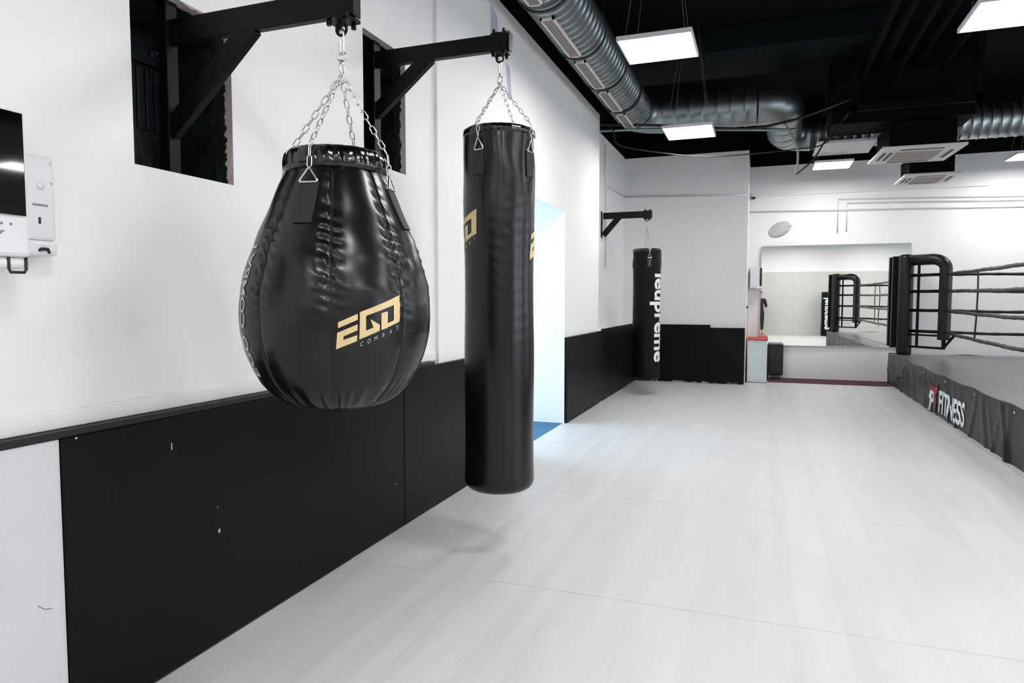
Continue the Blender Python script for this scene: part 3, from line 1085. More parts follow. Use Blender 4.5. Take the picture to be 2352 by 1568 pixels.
def corner(cx_, cy_, sx, sy):
    """outer post at (cx,cy), inner padded arch towards (sx,sy)"""
    def at(t, z): return (cx_ + sx * t, cy_ + sy * t, z)
    # steel post outside, round padded post
    rbuild(MB().box(cx_ - 0.06 - 0.0 * sx, cx_ + 0.04, cy_ + 0.0, cy_ + 0.10 * (1 if sy < 0 else -1), 0.62, 2.125, bev=0.006), 'post', M['steel_black'])
    q = at(0.115, 0)
    rbuild(MB().lathe([(0, 0.505), (0.105, 0.505), (0.112, 0.56), (0.112, 2.09), (0.100, 2.13), (0.06, 2.145), (0, 2.145)], 28, center=(q[0], q[1], 0)), 'post_pad', M['vinyl_dull'])
    e = 0.58
    pts = [at(0.20, 2.045)]
    for k in range(0, 10):
        a = PI / 2 * k / 9
        pts.append(at(e - 0.16 + 0.16 * math.sin(a), 1.885 + 0.16 * math.cos(a)))
    pts += [at(e, z) for z in (1.7, 1.4, 1.1, 0.8, 0.78)]
    rbuild(MB().tube(pts, 0.088, 18), 'corner_pad', M['vinyl_dull'])
    fr = MB()
    fr.bar(at(0.17, 0.645), at(e, 0.645), 0.035, 0.035)
    fr.bar(at(0.17, 0.84), at(e, 0.84), 0.03, 0.03)
    rbuild(fr, 'frame_rail', M['steel_black'])
    rbuild(MB().bar(at(0.27, 0.63), at(0.27, 1.97), 0.035, 0.035), 'frame_upright', M['steel_black'])
    rbuild(MB().bar(at(e, 0.63), at(e, 0.8), 0.05, 0.05), 'pad_foot', M['steel_black'])
    rbuild(MB().bar(at(e, 0.65), at(e + 0.12, 0.86), 0.03, 0.03), 'frame_brace', M['steel_black'])
    for z in ROPES:
        rbuild(MB().cyl(at(0.20, z), at(e - 0.06, z), 0.026, 10), 'turnbuckle', M['steel_black'])
    return Vector(at(e, 0))


ROPES = (0.90, 1.235, 1.54, 1.80)
A = corner(RX0 + 0.06, RY1 - 0.10, 1, -1)
Bc = corner(RX0 + 0.06, RY0 + 0.10, 1, 1)
Cc = corner(RX1 - 0.06, RY0 + 0.10, -1, 1)
D = corner(RX1 - 0.06, RY1 - 0.10, -1, -1)
for (p, q) in ((A, Bc), (Bc, Cc), (Cc, D), (D, A)):
    n = 60
    for i, z in enumerate(ROPES):
        pts = []
        for k in range(n + 1):
            t = k / n
            s = p.lerp(q, t)
            pts.append((s.x, s.y, z - (0.012 + 0.01 * (3 - i)) * math.sin(PI * t) + 0.003 * math.sin(t * 40 + i)))
        rbuild(MB().tube(pts, 0.024, 10, rf=lambda k: 0.024 * (1.0 + 0.13 * math.sin(k * 2.4))), 'rope', M['rope'])
    for t in (0.5, ) if abs(p.x - q.x) > 0.1 else (0.5, ):
        pass
for (p, q, ts) in ((A, Bc, (0.62, )), (D, A, (0.5, )), (Bc, Cc, (0.4,)), (A, Bc, (0.24, ))):
    for t in ts:
        if (p, q) == (A, Bc) and t > 0.5:
            pass
        s = p.lerp(q, t)
        mb = MB()
        dirv = (q - p).normalized()
        pts = [s + Vector((0, 0, 1.79)), s + dirv * 0.02 + Vector((0, 0, 1.52)), s + dirv * 0.0 + Vector((0, 0, 1.20)), s - dirv * 0.05 + Vector((0, 0, 0.90))]
        for a, b in zip(pts[:-1], pts[1:]):
            mb.bar(a, b, 0.012, 0.045, up=tuple(dirv))
        rbuild(mb, 'rope_spacer', M['rope'])
s = A.lerp(Bc, 0.55)
s = Vector((A.x, 8.45, 0))
mb = MB()
pts = [s + Vector((0.0, 0, 1.79)), s + Vector((0.01, 0.04, 1.52)), s + Vector((0, 0.03, 1.22)), s + Vector((0, -0.05, 0.90))]
for a, b in zip(pts[:-1], pts[1:]):
    mb.bar(a, b, 0.012, 0.045, up=(0, 1, 0))
rbuild(mb, 'rope_spacer', M['rope'])
rbuild(MB().tube([s + Vector((0, -0.02, 0.98)), s + Vector((-0.02, 0.14, 0.88)), s + Vector((0, 0.16, 0.83)), s + Vector((0, 0.0, 0.78)), s + Vector((0, -0.03, 0.84)), s + Vector((0, -0.03, 0.97))], 0.003, 6), 'loose_cord', M['cable'])

# ================================================================== MIRROR
mir = empty('wall_mirror', (-0.03, YM - 0.048, 0.60), math.radians(0.88))
tag(mir, 'large frameless wall mirror on the far wall behind the ring', 'mirror')
MB().box(0, 2.35, -0.004, 0.0, 0, 1.757).build('glass', M['mirror'], mir)
MB().box(0.0, 2.35, 0.0005, 0.006, 0.0, 1.757).build('backing', M['grey_pl'], mir)
MB().box(0.0, 2.33, -0.010, 0.004, -0.014, -0.001, bev=0.002).build('bottom_rail', M['pipe_white'], mir)

# ================================================================== LAMPS
def lamp(x, y, z, label, group=None, sx=0.6, sy=0.6, lit=True):
    root = empty('ceiling_lamp', (x, y, z))
    tag(root, label, 'ceiling lamp', group)
    hx, hy = sx / 2, sy / 2
    mb = MB()
    t = 0.014
    mb.box(-hx, hx, -hy, -hy + t, 0, 0.035).box(-hx, hx, hy - t, hy, 0, 0.035).box(-hx, -hx + t, -hy + t, hy - t, 0, 0.035).box(hx - t, hx, -hy + t, hy - t, 0, 0.035)
    mb.build('frame', M['lamp_frame'], root)
    MB().box(-hx + t, hx - t, -hy + t, hy - t, 0.004, 0.008).build('diffuser', M['lamp'] if lit else M['lamp_off'], root)
    MB().box(-hx + t, hx - t, -hy + t, hy - t, 0.012, 0.033).build('back_plate', M['lamp_frame'], root)
    for a in (-1, 1):
        for b in (-1, 1):
            MB().cyl((a * hx * 0.8, b * hy * 0.8, 0.03), (a * hx * 0.25, b * hy * 0.25, ZC - z - 0.001), 0.0015, 5).build('wire', M['cable_grey'], root)
    return root


lamp(-0.86, 5.93, 3.5, 'largest lit square ceiling panel, beside the ventilation duct')
lamp(-0.905, 8.97, 3.5, 'small lit square panel in front of the duct elbow', sy=0.66)
lamp(1.70, 6.10, 3.5, 'lit square panel cut by the top right frame edge')
lamp(0.985, 11.90, 3.5, 'small lit panel below the unlit square panel', sx=0.55, sy=0.62)
lamp(3.70, 12.15, 3.5, 'lit panel at the far right edge, over the ring')
lamp(1.06, 11.13, 3.6, 'unlit pale square ceiling panel left of the air conditioner', lit=False, sx=0.76, sy=0.88)
for (x, y) in ((0.20, 3.3), (0.20, 0.4), (-0.86, -1.95), (2.3, 2.7), (2.3, -0.3), (4.4, 3.2), (4.4, 6.3), (4.4, -0.4), (1.70, -1.95), (4.4, -1.95), (7.2, 0.8), (7.2, 4.2), (7.2, 7.6), (7.2, 11.2)):  # unseen panels added to light the room, one placed from a bag's shadow
    lamp(x, y, 3.5, 'unseen lit square ceiling panel, added to light the room', 'unseen panels added to light the room')

# ================================================================== DUCT
duct = empty('ventilation_duct', (-1.72, 4.0, 4.0))
tag(duct, 'ribbed galvanised round ventilation duct bending along the dark ceiling', 'duct')
DO = Vector(duct.location)


def dbuild(mb, name, m, parent=None):
    bmesh.ops.translate(mb.bm, verts=mb.bm.verts[:], vec=-DO)
    return mb.build(name, m, parent or duct)


DR = 0.25
def run(p, q, r, rib=0.115):
    p, q = Vector(p), Vector(q)
    L = (q - p).length
    n = max(2, int(L / rib))
    pts, rad = [], []
    for i in range(n):
        for (t, dr) in ((0.0, 0.0), (0.10, 0.0), (0.16, 0.010), (0.24, 0.010), (0.30, 0.0)):
            pts.append(p.lerp(q, (i + t) / n)); rad.append(r + dr)
    pts.append(q); rad.append(r)
    return MB().tube(pts, r, 36, rf=lambda k: rad[k], cap=False)


def elbow(c, a0, a1, R, r, z, n=8, dz=0.0):
    pts = [(c[0] + R * math.cos(a0 + (a1 - a0) * k / n), c[1] + R * math.sin(a0 + (a1 - a0) * k / n), z + dz * k / n) for k in range(n + 1)]
    return MB().tube(pts, r, 36, cap=False, rf=lambda k: r + (0.008 if k in (0, n) else 0))


dbuild(run((-1.72, YB, 4.0), (-1.72, 9.55, 4.0), DR), 'duct_run', M['duct'])
dbuild(elbow((-1.37, 9.55), PI, PI / 2, 0.35, DR, 4.0), 'duct_elbow', M['duct'])
dbuild(run((-1.37, 9.90, 4.0), (-0.12, 9.90, 4.0), DR, 0.16), 'duct_run', M['duct'])
dbuild(elbow((-0.12, 10.25), -PI / 2, 0.0, 0.35, DR, 4.0), 'duct_elbow', M['duct'])
dbuild(run((0.23, 10.25, 4.0), (0.25, 11.15, 3.92), 0.24, 0.3), 'duct_run', M['duct'])
dbuild(elbow((0.60, 11.15), PI, PI / 2, 0.35, 0.235, 3.92), 'duct_elbow', M['duct'])
dbuild(run((0.60, 11.50, 3.92), (XR - 0.05, 11.50, 3.92), 0.235, 0.115), 'duct_run', M['duct'])
for (y0, y1) in ((-0.4, 0.5), (0.75, 1.65), (1.9, 2.8), (3.05, 3.95), (4.3, 5.3), (5.58, 6.52), (6.68, 7.58), (7.72, 8.55), (8.70, 9.45)):
    a = -PI / 2 + math.radians(-3)
    c = Vector((-1.72 + (DR + 0.012) * math.cos(a), 0, 4.0 + (DR + 0.012) * math.sin(a)))
    w = 0.062
    mb = MB()
    mb.box(c.x - w, c.x + w, y0, y0 + 0.018, c.z - 0.010, c.z + 0.012).box(c.x - w, c.x + w, y1 - 0.018, y1, c.z - 0.010, c.z + 0.012)
    mb.box(c.x - w, c.x - w + 0.016, y0, y1, c.z - 0.010, c.z + 0.012).box(c.x + w - 0.020, c.x + w, y0, y1, c.z - 0.010, c.z + 0.012)
    g = dbuild(mb, 'vent', M['grille_frame'])
    mb = MB()
    mb.box(c.x - w + 0.016, c.x + w - 0.02, y0 + 0.018, y1 - 0.018, c.z - 0.001, c.z + 0.008)
    for k in range(4):
        xx = c.x - w + 0.026 + k * 0.021
        mb.box(xx - 0.003, xx + 0.003, y0 + 0.018, y1 - 0.018, c.z - 0.007, c.z - 0.001)
    dbuild(mb, 'grille', M['grille'], g)
for y in (5.44, 6.60, 7.65, 8.63, 4.1):
    mb = MB().tube([(-1.72, y - 0.018, 4.0), (-1.72, y + 0.018, 4.0)], DR + 0.022, 36)
    dbuild(mb, 'collar', M['collar'])
for y in (1.0, 4.1, 7.65):
    dbuild(MB().cyl((-1.72, y, 4.25), (-1.72, y, ZC), 0.006, 8), 'hanger_rod', M['collar'])

# ================================================================== AIR CONDITIONERS
def cassette(x, y, z, sx, sy, rz, hbox, label, box_w=0.8):
    root = empty('air_conditioner', (x, y, z), rz)
    tag(root, label, 'air conditioner')
    hx, hy = sx / 2, sy / 2
    fa = MB().box(-hx, hx, -hy, hy, 0, 0.035, bev=0.008).build('fascia', M['ac'], root)
    MB().box(-hx * box_w, hx * box_w, -hy * box_w, hy * box_w, 0.0355, hbox, bev=0.01).build('housing', M['black_wall'], root)
    mb = MB().box(-hx * 0.55, hx * 0.55, -hy * 0.52, hy * 0.60, -0.008, 0.0, bev=0.002)
    for k in range(18):
        yy = -hy * 0.50 + k * (hy * 1.08 / 18)
        mb.box(-hx * 0.53, hx * 0.53, yy, yy + 0.010, -0.013, -0.008)
    mb.build('grille', M['ac_grille'], fa)
    for (a, b, c, d) in ((-hx * 0.52, hx * 0.52, -hy * 0.84, -hy * 0.72), (-hx * 0.52, hx * 0.52, hy * 0.74, hy * 0.86), (-hx * 0.88, -hx * 0.80, -hy * 0.5, hy * 0.5), (-hx * 0.72, -hx * 0.64, -hy * 0.5, hy * 0.5), (hx * 0.74, hx * 0.84, -hy * 0.5, hy * 0.5)):
        MB().box(a, b, c, d, -0.002, 0.002).build('air_slot', M['ac_dark'], fa)
    for a in (-1, 1):
        for b in (-1, 1):
            MB().cyl((a * hx * 0.6, b * hy * 0.6, hbox), (a * hx * 0.6, b * hy * 0.6, ZC - z - 0.001), 0.006, 6).build('hanger_rod', M['collar'], root)
    return root


cassette(1.84, 10.38, 3.3, 0.94, 1.04, math.radians(2), 0.36, 'white ceiling cassette air conditioner, larger and nearer of the two')
cassette(2.27, 11.86, 3.2, 0.72, 0.86, 0, 0.30, 'white cassette air conditioner, smaller one behind, near the mirror wall')

# cable tray pipes running along the ceiling
for i, (x, z) in enumerate(((1.15, 4.25), (1.35, 4.35), (1.55, 4.30), (1.78, 4.40), (2.05, 4.32))):
    o = MB().tube([(x, YB, z), (x, 9.9, z), (x + 0.01, 10.0, z - 0.05), (x + 0.01, 10.02, z - 0.5)], 0.05 if i % 2 else 0.035, 10).build('ceiling_pipe', M['ceiling'])
    tag(o, 'dark painted lengthwise ceiling pipe, %s of the five' % ('leftmost', 'second from left', 'middle one', 'fourth from left', 'rightmost')[i], 'pipe', 'lengthwise ceiling pipes')
o = MB().box(0.98, 1.06, 9.6, 9.68, 3.75, ZC - 0.001, bev=0.004).box(0.98, 2.4, 9.6, 9.68, 3.75, 3.83, bev=0.004).box(2.32, 2.4, 9.6, 9.68, 3.75, ZC - 0.001, bev=0.004).build('ceiling_frame', M['ceiling'])
tag(o, 'dark hanging frame around the lengthwise ceiling pipes', 'frame')

o = MB().box(0.80, 2.42, 9.95, 10.66, 3.68, ZC - 0.001, bev=0.01).build('bulkhead', M['black_wall'])
tag(o, 'black boxed bulkhead hanging above the larger air conditioner', 'bulkhead')

# ================================================================== CABLES
def cable(name, pts, r, m, label, cat='cable', seg=8):
    # catmull rom
    P = [Vector(p) for p in pts]
    P = [P[0] * 2 - P[1]] + P + [P[-1] * 2 - P[-2]]
    out = []
    for i in range(1, len(P) - 2):
        for k in range(8):
            t = k / 8
            p0, p1, p2, p3 = P[i - 1], P[i], P[i + 1], P[i + 2]
            out.append(0.5 * ((2 * p1) + (-p0 + p2) * t + (2 * p0 - 5 * p1 + 4 * p2 - p3) * t * t + (-p0 + 3 * p1 - 3 * p2 + p3) * t ** 3))
    out.append(P[-2])
    o = MB().tube(out, r, seg).build(name, m)
    tag(o, label, cat)
    return o


cable('steel_pipe', [(-2.29, 9.35, 3.72), (-1.41, 9.35, 3.675), (-0.31, 9.35, 3.575), (0.36, 9.35, 3.52)], 0.017, M['pipe_steel'], 'thin steel pipe crossing just below the duct elbow', 'pipe')
cable('cable', [(-2.29, 9.30, 3.80), (-1.41, 9.30, 3.715), (-0.31, 9.30, 3.58), (0.20, 9.30, 3.61), (0.60, 9.35, 3.72), (0.98, 9.6, 3.9)], 0.016, M['cable'], 'thick black cable running beside the thin steel pipe')
cable('cable', [(-2.0, 9.3, 3.78), (-1.93, 9.3, 3.66), (-1.86, 9.3, 3.49), (-1.29, 9.3, 3.345), (-0.75, 9.3, 3.26), (-0.2, 9.3, 3.25), (0.3, 9.3, 3.27), (0.70, 9.3, 3.33), (0.98, 9.6, 3.8)], 0.008, M['cable'], 'thin sagging black cable crossing above the far recess')
cable('hanging_cable', [(0.215, 9.3, 3.60), (0.30, 9.3, 3.45), (0.37, 9.3, 3.27), (0.375, 9.3, 3.08), (0.355, 9.3, 2.955)], 0.013, M['cable_grey'], 'grey cable end dangling below the duct')
cable('strut', [(0.37, 9.3, 2.965), (0.56, 9.32, 3.14), (0.72, 9.5, 3.42), (0.99, 9.62, 3.76)], 0.010, M['cable'], 'black strut rising diagonally from the dangling cable end', 'strut')

# ================================================================== PIPES ON THE FAR WALLS
def conduit(pts, r, label):
    o = MB().tube(pts, r, 8).build('conduit', M['pipe_white'])
    tag(o, label, 'conduit')
    for k in range(0):
        pass
    return o


conduit([(-0.24, YM - 0.014, 2.975), (2.0, YM - 0.014, 2.93), (XR - 0.01, YM - 0.014, 2.75)], 0.013, 'long white pipe along the mirror wall, lowest of the horizontal runs')
conduit([(1.19, YM - 0.014, 2.56), (1.19, YM - 0.014, 3.13), (4.0, YM - 0.014, 3.05), (XR - 0.01, YM - 0.014, 2.95)], 0.012, 'white pipe above the mirror with the left drop, upper run')
conduit([(1.33, YM - 0.014, 2.575), (1.33, YM - 0.014, 3.06), (4.0, YM - 0.014, 2.985), (XR - 0.01, YM - 0.014, 2.86)], 0.012, 'white pipe above the mirror with the right drop, middle run')
conduit([(-2.28, 11.955, 3.19), (-0.27, 11.955, 3.115)], 0.016, 'white pipe across the wall above the far heavy bag')
conduit([(-2.285, 10.60, 3.16), (-2.285, 11.95, 3.19)], 0.014, 'short white pipe on the side wall of the recess')
conduit([(-2.285, 10.35, 3.75), (-2.285, 10.35, 3.3), (-2.285, 10.42, 3.12), (-2.285, 10.45, 1.9)], 0.008, 'thin vertical cable conduit beside the far bracket')
o = MB().box(-0.245, 3.4, YM - 0.03, YM - 0.001, 3.24, 3.27).build('trim_6', M['wall'])
tag(o, kind='structure')

# camera, round fitting
o = empty('security_camera', (-0.185, 13.05, 3.235))
tag(o, 'tiny white security camera in the upper corner left of the mirror', 'camera')
MB().lathe([(0, 0.045), (0.045, 0.045), (0.05, 0.02), (0.045, 0), (0, 0)], 20).build('mount', M['white_pl'], o)
MB().lathe([(0, -0.045), (0.02, -0.04), (0.035, -0.02), (0.038, 0.0), (0, 0)], 20).build('lens_dome', M['black_pl'], o)
o = empty('wall_fitting', (0.262, YM, 2.65))
tag(o, 'round grey fitting on the wall above the mirror', 'fitting')
mb = MB().lathe([(0, 0), (0.155, 0), (0.155, 0.012), (0.135, 0.03), (0.06, 0.05), (0, 0.055)], 36)
bmesh.ops.transform(mb.bm, matrix=Matrix.Rotation(math.radians(24), 4, 'Y') @ Matrix.Diagonal((1.25, 0.86, 1, 1)) if False else Matrix.Rotation(PI / 2, 4, 'X'), verts=mb.bm.verts[:])
bmesh.ops.transform(mb.bm, matrix=Matrix.Rotation(math.radians(-28), 4, 'Y') @ Matrix.Diagonal((1.25, 1, 0.8, 1)), verts=mb.bm.verts[:])
mb.build('dome', M['patch'], o)
MB().box(0.02, 0.20, -0.05, -0.001, 0.055, 0.075, bev=0.004).build('slat', M['pipe_white'], o)

# flat pale lilac streaks on the left wall
o = MB().prism([(-2.0915, 5.218, 3.775), (-2.0915, 5.36, 3.72), (-2.0915, 5.382, 3.58), (-2.0915, 5.25, 3.50), (-2.0915, 5.215, 3.56)], (0.002, 0, 0)).build('wall_streak', M['lilac'])
tag(o, 'short pale lilac streak high on the left wall, above the second bracket', 'mark')
o = MB().prism([(-2.0915, 5.56, 3.42), (-2.0915, 5.66, 3.40), (-2.0915, 5.70, 3.15), (-2.0915, 5.62, 3.13)], (0.002, 0, 0)).build('wall_streak', M['lilac'])
tag(o, 'pale lilac streak on the left wall, just behind the heavy bag chains', 'mark')

# ================================================================== FAR CORNER OBJECTS
o = empty('cabinet', (-0.065, 12.60, 0))
tag(o, 'low pale cabinet with a red top in the far corner', 'cabinet')
MB().box(-0.158, 0.158, -0.36, 0.40, 0.012, 0.722, bev=0.006).build('body', M['cab'], o)
MB().box(-0.155, 0.155, -0.35, 0.39, 0.0, 0.0115).build('plinth', M['grey_pl'], o)
MB().box(-0.150, 0.150, -0.368, -0.361, 0.05, 0.69, bev=0.003).build('door', M['cab'], o)
MB().box(-0.168, 0.172, -0.385, 0.41, 0.7225, 0.742, bev=0.006).build('cover', M['red_cloth'], o)

o = empty('speaker_box', (0.235, 12.97, 0))
tag(o, 'black boxy amplifier on castors standing right of the pale cabinet', 'speaker')
MB().box(-0.12, 0.13, -0.12, 0.12, 0.085, 0.62, bev=0.012).build('body', M['black_pl'], o)
MB().box(-0.10, 0.11, -0.126, -0.1205, 0.14, 0.52, bev=0.004).build('front_grille', M['webbing'], o)
MB().box(-0.115, 0.125, -0.11, 0.11, 0.6205, 0.64, bev=0.006).build('top_panel', M['grey_pl'], o)
for a in (-0.09, 0.10):
    for b in (-0.09, 0.09):
        MB().cyl((a - 0.012, b, 0.032), (a + 0.012, b, 0.032), 0.032, 14).box(a - 0.016, a + 0.016, b - 0.014, b + 0.014, 0.05, 0.085).build('castor', M['grey_pl'], o)

o = MB().box(0.11, 2.02, 12.42, YM - 0.001, 0.0, 0.010, bev=0.002).build('floor_runner', M['burgundy'])
tag(o, 'burgundy floor runner along the foot of the mirror wall', 'mat')

o = empty('wall_display', (-0.13, 12.98, 1.70))
tag(o, 'slim white wall terminal seen edge-on at the left end of the mirror', 'terminal')
MB().box(-0.085, 0.085, -0.04, 0.115, -0.09, 0.28, bev=0.01).build('housing', M['white_pl'], o)
MB().box(0.0855, 0.115, -0.06, 0.05, -0.045, 0.27, bev=0.004).build('screen_edge', M['black_pl'], o)
MB().box(0.03, 0.14, -0.08, 0.06, -0.10, -0.062, bev=0.01).build('tray', M['white_pl'], o)

o = empty('wall_plug', (-0.235, 12.25, 1.28))
tag(o, 'black plug with a thin dangling cord left of the mirror', 'plug')
MB().box(-0.014, 0.012, -0.02, 0.02, -0.02, 0.02, bev=0.004).build('plug', M['black_pl'], o)
MB().tube([(0, 0, -0.01), (0.01, 0.0, -0.10), (0.0, -0.08, -0.26), (0.006, -0.04, -0.42), (0.0, 0.02, -0.55)], 0.004, 6).build('cord', M['cable_grey'], o)

# ================================================================== LEFT EDGE DEVICES
o = empty('hand_sanitiser_kiosk', (-2.119, 1.20, 1.5))
tag(o, 'white wall kiosk with a black screen cut by the left frame edge', 'kiosk')
hs = MB().box(0.0, 0.165, -0.22, 0.165, 0.02, 0.425, bev=0.012).build('housing', M['white_pl'], o)
MB().box(0.1655, 0.172, -0.205, 0.150, 0.135, 0.418, bev=0.002).build('screen', M['screen'], o)
MB().box(0.02, 0.150, -0.20, 0.163, -0.012, 0.022, bev=0.012).build('dispenser_tray', M['white_pl'], o)
MB().tube([(0.15, 0.110, 0.03), (0.15, 0.110, -0.012), (0.15, 0.114, -0.022), (0.15, 0.152, -0.022), (0.15, 0.158, -0.012), (0.15, 0.158, 0.03)], 0.0042, 8).build('handle', M['black_pl'], o)
MB().prism([(0.1655, 0.045, 0.085), (0.1655, 0.095, 0.092), (0.1655, 0.075, 0.075), (0.1655, 0.06, 0.058), (0.1655, 0.035, 0.055)], (0.001, 0, 0)).build('sticker', M['grey_pl'], hs)
for k in (0.055, 0.085, 0.11):
    MB().cyl((0.1655, k, 0.11), (0.1665, k, 0.11), 0.004, 10).build('button', M['grey_pl'], hs)

o = empty('soap_dispenser', (-2.119, 1.465, 1.55))
tag(o, 'narrow white soap dispenser on the wall right of the kiosk', 'dispenser')
hs = MB().box(0.0, 0.062, -0.055, 0.052, 0.03, 0.285, bev=0.010).build('housing', M['white_pl'], o)
MB().box(0.0, 0.075, -0.045, 0.048, -0.015, 0.030, bev=0.012).build('nozzle_cover', M['white_pl'], o)
MB().tube([(0.065, -0.02, -0.004), (0.080, -0.008, 0.004), (0.080, 0.008, 0.004), (0.072, 0.018, -0.006)], 0.005, 8).build('nozzle', M['black_pl'], o)
MB().box(0.0622, 0.0632, -0.020, 0.026, 0.134, 0.140).build('label_strip', M['grey_pl'], hs)
MB().box(0.0622, 0.0635, -0.004, 0.003, 0.080, 0.100, bev=0.001).build('level_window', M['black_pl'], hs)
tb = MB().lathe([(0, 0), (0.012, 0), (0.012, 0.002), (0, 0.002)], 16, center=(0, 0, 0)).build('touch_button', M['white_pl'], hs)
tb.rotation_euler = (0, PI / 2, 0)
tb.location = (0.0622, 0.006, 0.195)
for (a, b) in ((-0.042, 0.26), (0.038, 0.265), (-0.042, 0.20), (0.04, 0.205)):
    sc_ = MB().lathe([(0, 0.003), (0.003, 0.002), (0.004, 0.0)], 10).build('screw', M['chain'], hs)
    sc_.rotation_euler = (0, PI / 2, 0)
    sc_.location = (0.062, a, b)


# ================================================================== PERSON (seen in the mirror)
def skin_obj(name, joints, bones, m, parent, sub=2):
    me = bpy.data.meshes.new(name)
    me.from_pydata([j[:3] for j in joints], bones, [])
    o = bpy.data.objects.new(name, me)
    COL.objects.link(o)
    o.parent = parent
    md = o.modifiers.new('skin', 'SKIN')
    md.use_smooth_shade = True
    lay = me.skin_vertices[0] if me.skin_vertices else None
    if lay is None:
        bm = bmesh.new(); bm.from_mesh(me); bm.verts.layers.skin.verify(); bm.to_mesh(me); bm.free()
        lay = me.skin_vertices[0]
    for i, j in enumerate(joints):
        lay.data[i].radius = (j[3], j[4] if len(j) > 4 else j[3])
        lay.data[i].use_root = (i == 0)
    sb = o.modifiers.new('sub', 'SUBSURF')
    sb.levels = sub
    sb.render_levels = sub
    me.materials.append(m)
    return o


px_, py_ = 0.40, -2.95
per = empty('person', (px_, py_, 0), math.radians(-12))
tag(per, 'person in black clothes and red shoes standing, seen at the left end of the mirror', 'person')
# facing local +Y; body in clothing as one surface: trunk, sleeves, trousers
J = [(0, 0, 0.95, 0.145, 0.11),       # 0 pelvis
     (0, 0, 1.12, 0.135, 0.10), (0, 0, 1.30, 0.165, 0.115), (0, -0.005, 1.42, 0.15, 0.10), (0, 0.0, 1.485, 0.06, 0.06),
     (0.185, 0, 1.41, 0.065, 0.065), (0.26, -0.03, 1.15, 0.052, 0.052), (0.14, 0.20, 1.12, 0.038, 0.038),
     (-0.185, 0, 1.41, 0.065, 0.065), (-0.26, -0.03, 1.15, 0.052, 0.052), (-0.14, 0.20, 1.12, 0.038, 0.038),
     (0.095, 0, 0.86, 0.095, 0.10), (0.10, 0.01, 0.50, 0.068, 0.070), (0.10, -0.01, 0.20, 0.052, 0.055),
     (-0.095, 0, 0.86, 0.095, 0.10), (-0.10, 0.01, 0.50, 0.068, 0.070), (-0.10, -0.01, 0.20, 0.052, 0.055)]
Bn = [(0, 1), (1, 2), (2, 3), (3, 4), (3, 5), (5, 6), (6, 7), (3, 8), (8, 9), (9, 10), (0, 11), (11, 12), (12, 13), (0, 14), (14, 15), (15, 16)]
skin_obj('body', J, Bn, M['cloth_black'], per)
for s in (1, -1):
    skin_obj('ankle', [(0.10 * s, -0.01, 0.24, 0.040), (0.10 * s, -0.012, 0.13, 0.034), (0.10 * s, 0.0, 0.065, 0.036)], [(0, 1), (1, 2)], M['skin'], per)
    skin_obj('shoe', [(0.10 * s, -0.055, 0.045, 0.040, 0.045), (0.10 * s, 0.03, 0.055, 0.045, 0.048), (0.10 * s, 0.13, 0.038, 0.045, 0.034), (0.10 * s, 0.18, 0.034, 0.032, 0.026)], [(0, 1), (1, 2), (2, 3)], M['shoe_red'], per)
    # hand with palm, four fingers and a thumb, lightly curled
    hx, hy, hz = 0.135 * s, 0.215, 1.12
    skin_obj('hand', [(hx, hy - 0.01, hz, 0.026, 0.022), (hx - 0.012 * s, hy + 0.045, hz + 0.004, 0.036, 0.016), (hx - 0.018 * s, hy + 0.085, hz + 0.006, 0.038, 0.014)], [(0, 1), (1, 2)], M['skin'], per, 1)
    for q in range(4):
        fx = hx - 0.018 * s + (q - 1.5) * 0.019
        ln = (0.034, 0.040, 0.038, 0.028)[q]
        skin_obj('finger', [(fx, hy + 0.075, hz + 0.006, 0.0085), (fx, hy + 0.095 + ln * 0.7, hz + 0.0, 0.0080), (fx, hy + 0.10 + ln * 1.1, hz - 0.022, 0.0072), (fx, hy + 0.09 + ln * 1.0, hz - 0.040, 0.0065)], [(0, 1), (1, 2), (2, 3)], M['skin'], per, 1)
    skin_obj('thumb', [(hx - 0.035 * s, hy + 0.03, hz, 0.011), (hx - 0.060 * s, hy + 0.06, hz - 0.004, 0.010), (hx - 0.064 * s, hy + 0.092, hz - 0.010, 0.009)], [(0, 1), (1, 2)], M['skin'], per, 1)
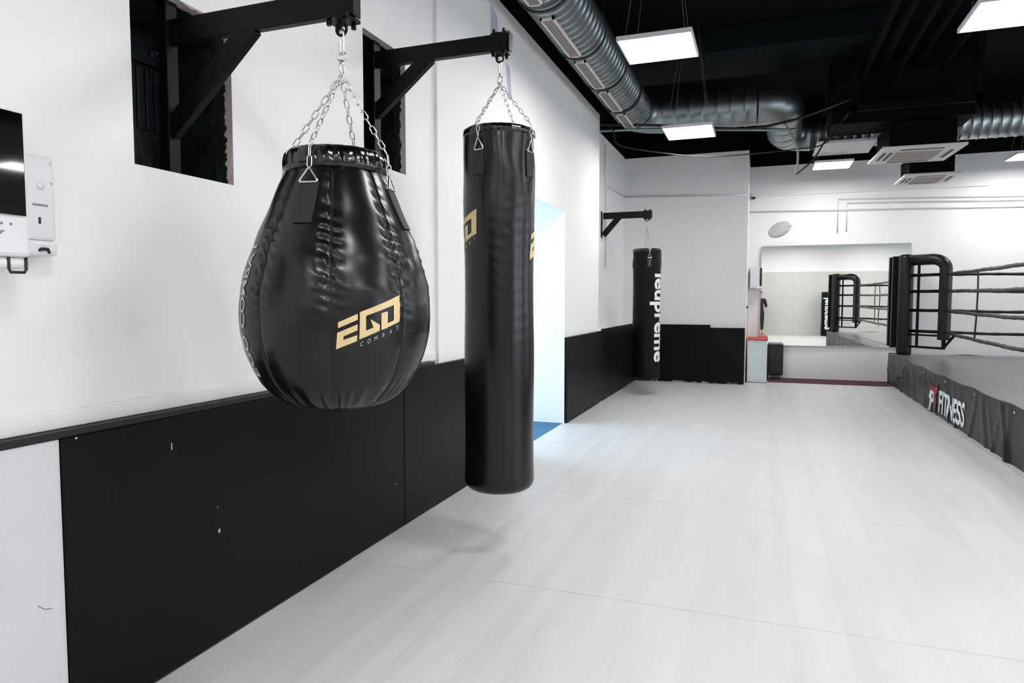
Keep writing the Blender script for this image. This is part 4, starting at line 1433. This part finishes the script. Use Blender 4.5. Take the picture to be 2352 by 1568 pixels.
# head
hc = Vector((0, 0.012, 1.635))
mb = MB()
def headf(a, z, r):
    ca, sa = math.cos(a), math.sin(a)
    k = r * (1.0 + 0.16 * abs(sa)) if True else r
    k *= 1.0 if sa < 0 else 0.98
    if sa > 0.9 and -0.03 < z < 0.012: k += 0.016 * (1 - abs(z + 0.012) / 0.03) * (sa - 0.9) / 0.1   # nose
    if 0.72 < sa < 0.93 and 0.0 < z < 0.025: k -= 0.006                                            # eye sockets
    if sa > 0.85 and -0.062 < z < -0.045: k -= 0.004                                              # mouth
    return k
prof = [(0, -0.118), (0.03, -0.115), (0.048, -0.10), (0.058, -0.08), (0.064, -0.06), (0.068, -0.05), (0.071, -0.035), (0.073, -0.02), (0.075, 0.0), (0.077, 0.015), (0.078, 0.03), (0.077, 0.055), (0.070, 0.08), (0.055, 0.10), (0.03, 0.113), (0, 0.117)]
mb.lathe(prof, 48, fn=headf, center=tuple(hc))
mb.build('head', M['skin'], per)
MB().tube([(0, 0.0, 1.46), (0, 0.008, 1.55)], 0.052, 16).build('neck', M['skin'], per)
mb = MB()
prof = [(0.074, -0.05), (0.082, -0.03), (0.086, 0.0), (0.088, 0.03), (0.087, 0.06), (0.078, 0.09), (0.06, 0.112), (0.03, 0.125), (0, 0.129)]
mb.lathe(prof, 40, fn=lambda a, z, r: r * (1 + 0.14 * abs(math.sin(a))) - (0.024 if math.sin(a) > 0.35 and z < 0.05 else 0.0), center=(0, 0.004, 1.635))
mb.build('hair', M['hair'], per)
for s in (1, -1):
    MB().lathe([(0, 0), (0.010, 0.001), (0.008, 0.008), (0, 0.010)], 12, center=(0.030 * s, hc.y + 0.074, hc.z + 0.008)).build('eye', M['white_pl'], per)
    MB().box(0.076 * s - 0.006, 0.076 * s + 0.006, -0.006, 0.022, 1.605, 1.660, bev=0.005).build('ear', M['skin'], per)
MB().box(-0.022, 0.022, hc.y + 0.080, hc.y + 0.086, hc.z - 0.058, hc.z - 0.048, bev=0.002).build('mouth', M['red_cloth'], per)
